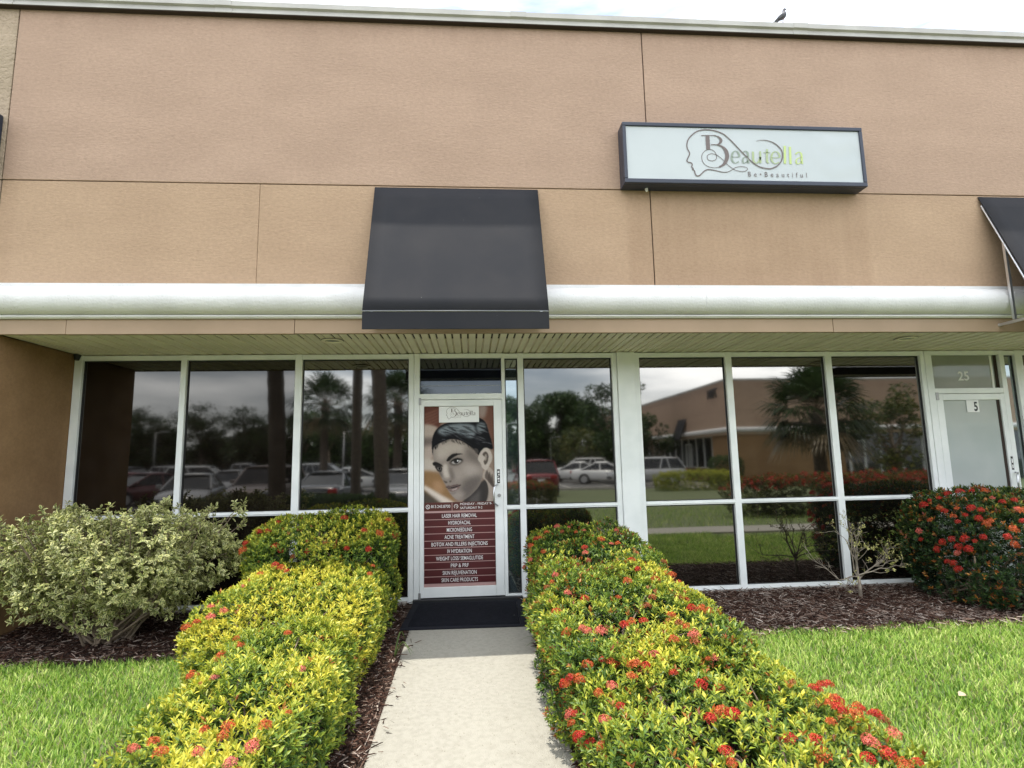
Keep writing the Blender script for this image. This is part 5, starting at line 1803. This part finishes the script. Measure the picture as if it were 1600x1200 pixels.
def light_pole(label, x, y, h):
    T = thing('light_pole', label, 'lamp post', (x, y, -.35))
    MB().tube([(0, 0, 0), (0, 0, h)], [.09, .06], 10).build('pole', M['grey'], T, smooth=True)
    MB().tube([(0, 0, 0), (0, 0, .7)], .25, 12).build('base', M['curb'], T)
    MB().tube([(0, 0, h - .05), (.9, 0, h + .05)], .035, 8).build('arm', M['grey'], T)
    MB().box(.6, 1.25, -.16, .16, h, h + .14).build('lamp_head', M['grey'], T, bevel=.03)


light_pole('tall grey light pole in front of the pines, reflected in first window', -32.4, -54, 5.2)
light_pole('grey light pole right of the far palm, reflected in the third window', -13.3, -54, 5.0)
light_pole('short light pole above the red car roof, reflected right of the door', 10.1, -64, 4.4)
light_pole('light pole at the lawn edge, reflected in the narrow side window', 3.9, -54, 5.6)

# ---- cars
CARS = {}
for nm, c in dict(paint_base=(.10, .10, .11), paint_black=(.012, .014, .02), paint_red=(.16, .012, .014), paint_maroon=(.09, .012, .014), paint_white=(.72, .72, .70), paint_silver=(.42, .42, .42),
                  paint_grey=(.16, .165, .17), paint_blue=(.03, .05, .10), paint_tan=(.24, .19, .17)).items():
    M[nm] = pm('car ' + nm, c, .28, coat=.8, metal=.25 if 'white' not in nm else .0)
M['carglass'] = glass_mat('car glass', (.008, .009, .010), (1, 1, 1), 1.42, 0)
M['tyre'] = pm('tyre rubber', (.018, .018, .018), .9)
M['tail'] = pm('tail lamp red', (.30, .012, .012), .2, coat=.6)
M['lamp'] = pm('head lamp glass', (.55, .57, .58), .12, coat=.8)


def car_proto(kind, label):
    """x is length (front at +x), y width, z up; lofted body, glazed cabin, four wheels, lamps"""
    T = thing(kind, label, 'car', (0, 0, -.352))
    if kind == 'sedan':
        st_ = [(-2.38, .42, .78, .70), (-2.30, .30, .98, .84), (-1.95, .24, 1.03, .90), (-1.2, .22, .98, .915), (0, .21, .95, .92), (1.0, .22, .94, .915), (1.6, .24, .87, .90), (2.1, .27, .76, .85), (2.36, .36, .62, .72)]
        cab = dict(b0=-1.72, b1=1.22, t0=-.72, t1=.18, zb=.965, zt=1.45, wb=.84, wt=.62)
    elif kind == 'pickup':
        st_ = [(-2.75, .55, 1.02, .84), (-2.7, .46, 1.12, .94), (-2.0, .40, 1.12, .965), (-.9, .36, 1.12, .97), (.4, .34, 1.12, .97), (1.2, .36, 1.12, .97), (1.8, .40, 1.10, .95), (2.5, .42, 1.02, .92), (2.72, .5, .85, .84)]
        cab = dict(b0=-.75, b1=1.35, t0=-.6, t1=.75, zb=1.12, zt=1.80, wb=.90, wt=.74)
    else:
        st_ = [(-2.36, .48, .86, .78), (-2.30, .36, 1.08, .88), (-1.95, .30, 1.12, .93), (-1.2, .27, 1.10, .945), (0, .26, 1.07, .95), (.9, .27, 1.06, .945), (1.55, .30, 1.02, .93), (2.1, .33, .92, .88), (2.36, .44, .74, .76)]
        cab = dict(b0=-2.22, b1=1.25, t0=-1.85, t1=.45, zb=1.08, zt=1.70, wb=.87, wt=.70)
    mb = MB()
    k = 0
    for (x, zb, zt, w) in st_:
        h = zt - zb
        sec = [(0, zb), (w * .86, zb), (w * .98, zb + .22 * h), (w, zb + .5 * h), (w * .985, zb + .78 * h), (w * .92, zt), (w * .55, zt + .02), (0, zt + .03)]
        full = sec + [(-y, z) for y, z in sec[-2:0:-1]]
        mb.v += [(x, y, z) for y, z in full]
        k = len(full)
    for i in range(len(st_) - 1):
        for j in range(k):
            j2 = (j + 1) % k
            mb.f.append([i * k + j, i * k + j2, (i + 1) * k + j2, (i + 1) * k + j])
            mb.mi.append(0)
    mb.f += [list(range(k))[::-1], [(len(st_) - 1) * k + j for j in range(k)]]
    mb.mi += [0, 0]
    mb.build('body', M['paint_base'], T, smooth=True, sub=1)
    c = cab
    # cabin shell (roof and pillars) and the glass set into it
    gl = MB()
    bl = [(c['b0'], -c['wb']), (c['b1'], -c['wb'] * .96), (c['b1'], c['wb'] * .96), (c['b0'], c['wb'])]
    tl_ = [(c['t0'], -c['wt']), (c['t1'], -c['wt']), (c['t1'], c['wt']), (c['t0'], c['wt'])]
    gl.v += [(x, y, c['zb'] - .03) for x, y in bl] + [(x, y, c['zt'] - .05) for x, y in tl_]
    for q in ((0, 1, 5, 4), (1, 2, 6, 5), (2, 3, 7, 6), (3, 0, 4, 7)):
        gl.f.append(list(q))
        gl.mi.append(0)
    gl.build('cabin_glass', M['carglass'], T)
    rf = MB()
    n = 6
    for i in range(n + 1):
        x = c['t0'] - .04 + (c['t1'] - c['t0'] + .08) * i / n
        e_ = math.sin(math.pi * i / n) ** .5 * .05
        rf.v += [(x, -c['wt'] - .015, c['zt'] - .06), (x, -c['wt'] * .6, c['zt'] - .03 + e_ * .7), (x, 0, c['zt'] - .025 + e_), (x, c['wt'] * .6, c['zt'] - .03 + e_ * .7), (x, c['wt'] + .015, c['zt'] - .06)]
    for i in range(n):
        for j in range(4):
            a = i * 5 + j
            rf.f.append([a, a + 1, a + 6, a + 5])
            rf.mi.append(0)
    ro_ = rf.build('roof', M['paint_base'], T, smooth=True)
    so = ro_.modifiers.new('sol', 'SOLIDIFY')
    so.thickness = .05
    pil = MB()
    for s in (-1, 1):
        for (xb, xt) in ((c['b0'], c['t0']), (c['b1'], c['t1']), ((c['b0'] + c['b1']) / 2 - .1, (c['t0'] + c['t1']) / 2 - .1)) + (((c['b0'] * .55, c['t0'] * .6),) if kind == 'suv' else ()):
            pil.tube([(xb, s * c['wb'] * .985, c['zb'] - .05), (xt, s * (c['wt'] + .005), c['zt'] - .05)], .042, 6)
    pil.build('pillars', M['paint_base'], T)
    fx, rx = st_[-1][0], st_[0][0]
    wx = 1.42 if kind != 'pickup' else 1.7
    R_ = .33 if kind == 'sedan' else .37
    for sx in (-1, 1):
        for s in (-1, 1):
            y = s * .86
            wv = MB().tube([(sx * wx, y - s * .12, R_), (sx * wx, y - s * .1, R_), (sx * wx, y + s * .075, R_), (sx * wx, y + s * .095, R_)], [R_ * .9, R_, R_, R_ * .93], 20).build('wheel', M['tyre'], T, smooth=False)
            rm = MB().tube([(sx * wx, y + s * .09, R_), (sx * wx, y + s * .105, R_)], [R_ * .66, R_ * .62], 16)
            rm.build('rim', M['steel'], wv)
            ar = MB()
            ar.tube([(sx * wx, s * .80, R_ + .02), (sx * wx, s * (.918 if kind == 'sedan' else .948), R_ + .02)], R_ * 1.13, 20)
            ar.build('wheel_arch', M['tyre'], T)
    for s in (-1, 1):
        ztl = st_[1][2]
        MB().box(rx - .01, rx + .18, s * .62 - .16, s * .62 + .16, ztl - .24, ztl - .07).build('tail_light', M['tail'], T, bevel=.03)
        zf_ = st_[-2][2]
        MB().box(fx - .28, fx - .04, s * .62 - .15, s * .62 + .15, zf_ - .20, zf_ - .07).build('headlight', M['lamp'], T, bevel=.03)
        MB().box(c['b1'] - .35, c['b1'] - .2, s * (c['wb'] + .1) - .09, s * (c['wb'] + .1) + .09, c['zb'] + .02, c['zb'] + .16).build('side_mirror', M['paint_base'], T, bevel=.03)
    zp = st_[1][2] - .32
    MB().box(rx - .03, rx + .05, -.17, .17, zp - .07, zp + .07).build('license_plate', M['white'], T)
    MB().box(rx - .025, rx + .06, -.42, .42, zp + .12, zp + .15).build('chrome_strip', M['steel'], T)
    MB().box(rx - .05, rx + .2, -.72, .72, st_[0][1] - .08, st_[0][1] + .1).build('bumper', M['tyre'], T, bevel=.04)
    MB().box(fx - .15, fx + .03, -.5, .5, st_[-1][1] + .02, st_[-1][1] + .16).build('grille', M['tyre'], T, bevel=.03)
    if kind == 'pickup':
        MB().box(-2.62, -.85, -.82, .82, 1.02, 1.165).build('load_bed', M['tyre'], T)
    return T


UP = math.pi / 2
spec = [
    ('sedan', 'paint_black', -5.35, -16.2, -UP, 'black sedan parked tail first beside the palm pair, reflected at left'),
    ('sedan', 'paint_grey', -2.75, -17.2, UP, 'grey car nose first behind the right palm, reflected left of door'),
    ('suv', 'paint_tan', -8.0, -17.0, UP, 'dusty rose car with large windscreen behind the thick palm trunk'),
    ('sedan', 'paint_silver', -10.7, -16.6, UP - .25, 'silver sedan low behind the hedge, reflected in the second window'),
    ('sedan', 'paint_maroon', -15.2, -21.5, UP + .5, 'dark red sedan at the left of the car park, reflected in first window'),
    ('sedan', 'paint_red', -17.6, -23.8, UP + .5, 'brighter red sedan behind the dark red one, reflected in first window'),
    ('sedan', 'paint_grey', -20.2, -28.0, 0.1, 'low grey sedan far left in the car park, reflected'),
    ('suv', 'paint_white', -17.6, -32.5, -.15, 'white estate car side on, reflected beside the first mullion'),
    ('pickup', 'paint_silver', -19.6, -44.0, -.1, 'pale boxy pickup far away, reflected left of the thick palm trunk'),
    ('sedan', 'paint_blue', -12.8, -30.5, 0.1, 'dark blue sedan side on behind the black sedan, reflected'),
    ('sedan', 'paint_white', -7.0, -29.0, -.2, 'white sedan behind the black sedan roof, reflected in the third window'),
    ('suv', 'paint_silver', -26.0, -46.0, 0.05, 'distant silver car in the back row, reflected in the first window'),
    ('suv', 'paint_white', -1.4, -33.0, 0.1, 'white car in the back row behind the grey car, reflected'),
    ('sedan', 'paint_silver', -13.0, -25.6, UP, 'silver sedan nose on behind the dusty rose car, reflected at left'),
    ('suv', 'paint_black', -22.8, -33.4, .1, 'black estate car beyond the low grey sedan, reflected in first window'),
    ('sedan', 'paint_white', -25.0, -38.6, .2, 'white sedan far left beyond the black estate car, reflected'),
    ('suv', 'paint_grey', -11.0, -37.5, 0.0, 'grey estate car standing beyond the dark blue sedan, reflected'),
    ('suv', 'paint_red', 3.35, -22.6, -UP - .02, 'dark red estate car seen from behind above the hedge, right of door'),
    ('suv', 'paint_white', 9.2, -40.0, 3.3, 'tall white estate car at the back of the white group, reflected'),
    ('sedan', 'paint_white', 7.9, -35.2, 3.45, 'white sedan in the middle of the white group, reflected'),
    ('sedan', 'paint_white', 9.3, -31.6, .35, 'white sedan with its tail toward the red car, reflected'),
    ('suv', 'paint_silver', 10.9, -28.0, 3.14, 'silver crossover side on at the lawn edge, reflected around the column'),
]
first = {}
for kind, col_, x, y, rz, lab in spec:
    if kind not in first:
        T = car_proto(kind, lab)
        first[kind] = T
        T.location = (x, y, -.352)
        T.rotation_euler = (0, 0, rz)
        T['group'] = 'cars parked in the reflected car park'
        for ch in list(T.children):
            for sl in ch.material_slots:
                if sl.material == M['paint_base']:
                    sl.link = 'OBJECT'
                    sl.material = M[col_]
    else:
        P0 = first[kind]
        T = P0.copy()
        COL.objects.link(T)
        T.location = (x, y, -.352)
        T.rotation_euler = (0, 0, rz)
        T['label'] = lab
        for ch in P0.children:
            c = ch.copy()
            COL.objects.link(c)
            c.parent = T
            for sl in c.material_slots:
                if sl.material.name.startswith('car paint'):
                    sl.link = 'OBJECT'
                    sl.material = M[col_]
            for g_ in ch.children:
                e_ = g_.copy()
                COL.objects.link(e_)
                e_.parent = c

# ---- the opposite wing of the centre (faces -x), with its end wall facing the shop
OB = thing('opposite_building', 'tan stucco wing with white band across the lawn, reflected in the right windows', 'building', (15.4, -26, -.35))
zo = .35
for (x0, x1, y0, y1, z0, z1) in ((0, .3, -30, -.008, 4.12 + zo, 5.9 + zo), (0, .3, -30, -.008, 2.8 + zo, 4.11 + zo), (.012, 30, -.3, 0, 4.12 + zo, 5.9 + zo), (.012, 30, -.3, 0, 2.8 + zo, 4.11 + zo)):
    MB().box(x0, x1, y0, y1, z0, z1).build('wall_panel', M['stucco'], OB)
MB().box(.02, 29.9, -29.9, -.02, 3.0 + zo, 5.85 + zo).build('wall_backing', M['joint'], OB)
MB().box(-.05, 30, -30, .05, 5.9 + zo, 6.0 + zo).build('coping', M['coping'], OB)
bn = MB()
bn.tube([(-.02, -30, 2.95 + zo), (-.02, .02, 2.95 + zo)], .145, 16).tube([(-.02, .02, 2.95 + zo), (30, .02, 2.95 + zo)], .145, 16)
bn.build('bullnose_moulding', M['bull'], OB, smooth=True)
MB().box(.0, .2, -30, -.0, 2.65 + zo, 2.8 + zo).box(.2, 30, -.2, 0, 2.65 + zo, 2.8 + zo).build('fascia_board', M['fascia'], OB)
MB().box(.2, 29, -29.8, -.2, 2.66 + zo, 2.70 + zo).build('soffit', M['soffit'], OB)
MB().box(.3, 7.2, -3.0, -.1, 0, 2.66 + zo).build('end_wall', M['return'], OB)
MB().box(7.2, 30, -3.0, -1.1, 0, 2.66 + zo).build('window_strip', M['glass_dk'], OB)
MB().box(1.0, 1.3, -30, -3.0, zo + .0, 2.66 + zo).build('window_strip', M['glass_dk'], OB)
MB().box(.9, 1.32, -30, -3.0, 0, zo + .55).build('wall_base', M['return'], OB)
mm_ = MB()
for k in range(18):
    y = -3.2 - k * 1.35
    mm_ = MB().box(.93, 1.02, y - .035, y + .035, zo + .55, 2.66 + zo)
    mm_.build('mullion', M['frame'], OB)
MB().box(.92, 1.02, -30, -3.0, zo + .53, zo + .60).build('sill_rail', M['frame'], OB)
dd_ = MB().box(.90, .99, -9.1, -9.02, zo, 2.3 + zo).box(.90, .99, -8.2, -8.12, zo, 2.3 + zo).box(.90, .99, -9.02, -8.2, 2.2 + zo, 2.3 + zo).box(.90, .99, -9.02, -8.2, zo, .15 + zo)
dd_.build('door', M['frame'], OB)
d3 = MB().box(8.1, 8.22, -1.1, -1.0, zo, 2.25 + zo).box(9.1, 9.22, -1.1, -1.0, zo, 2.25 + zo).box(8.22, 9.1, -1.1, -1.0, 2.12 + zo, 2.25 + zo)
d3.build('door', M['frame'], OB)
for xx in (10.2, 11.6, 13.0):
    MB().box(xx, xx + .07, -1.1, -1.02, zo, 2.66 + zo).build('mullion', M['frame'], OB)
text('building_number', '7001', .85, M['black'], OB, (-.03, -1.9, 5.0 + zo), xscale=.9, rz=-math.pi / 2, bold=.01, ext=.03)
A3 = thing('awning', 'dark awning on the opposite building front, reflected in the right window', 'awning', (15.4, -33.2, 2.55))
aw = MB()
aw.v += [(0, -.8, 1.5), (0, .8, 1.5), (-.55, .8, .15), (-.55, -.8, .15), (-.55, .8, 0), (-.55, -.8, 0), (0, .8, 1.42), (0, -.8, 1.42)]
aw.f += [[0, 1, 2, 3], [3, 2, 4, 5], [1, 6, 4, 2], [0, 3, 5, 7], [7, 5, 4, 6], [0, 7, 6, 1]]
aw.mi += [0] * 6
aw.build('fabric_cover', M['navy'], A3)
slab('walkway', 12.2, 15.3, -60, -23.3, .012, .1, M['concrete'])
MB().box(15.4, 45, -56, -26, -.45, .0)
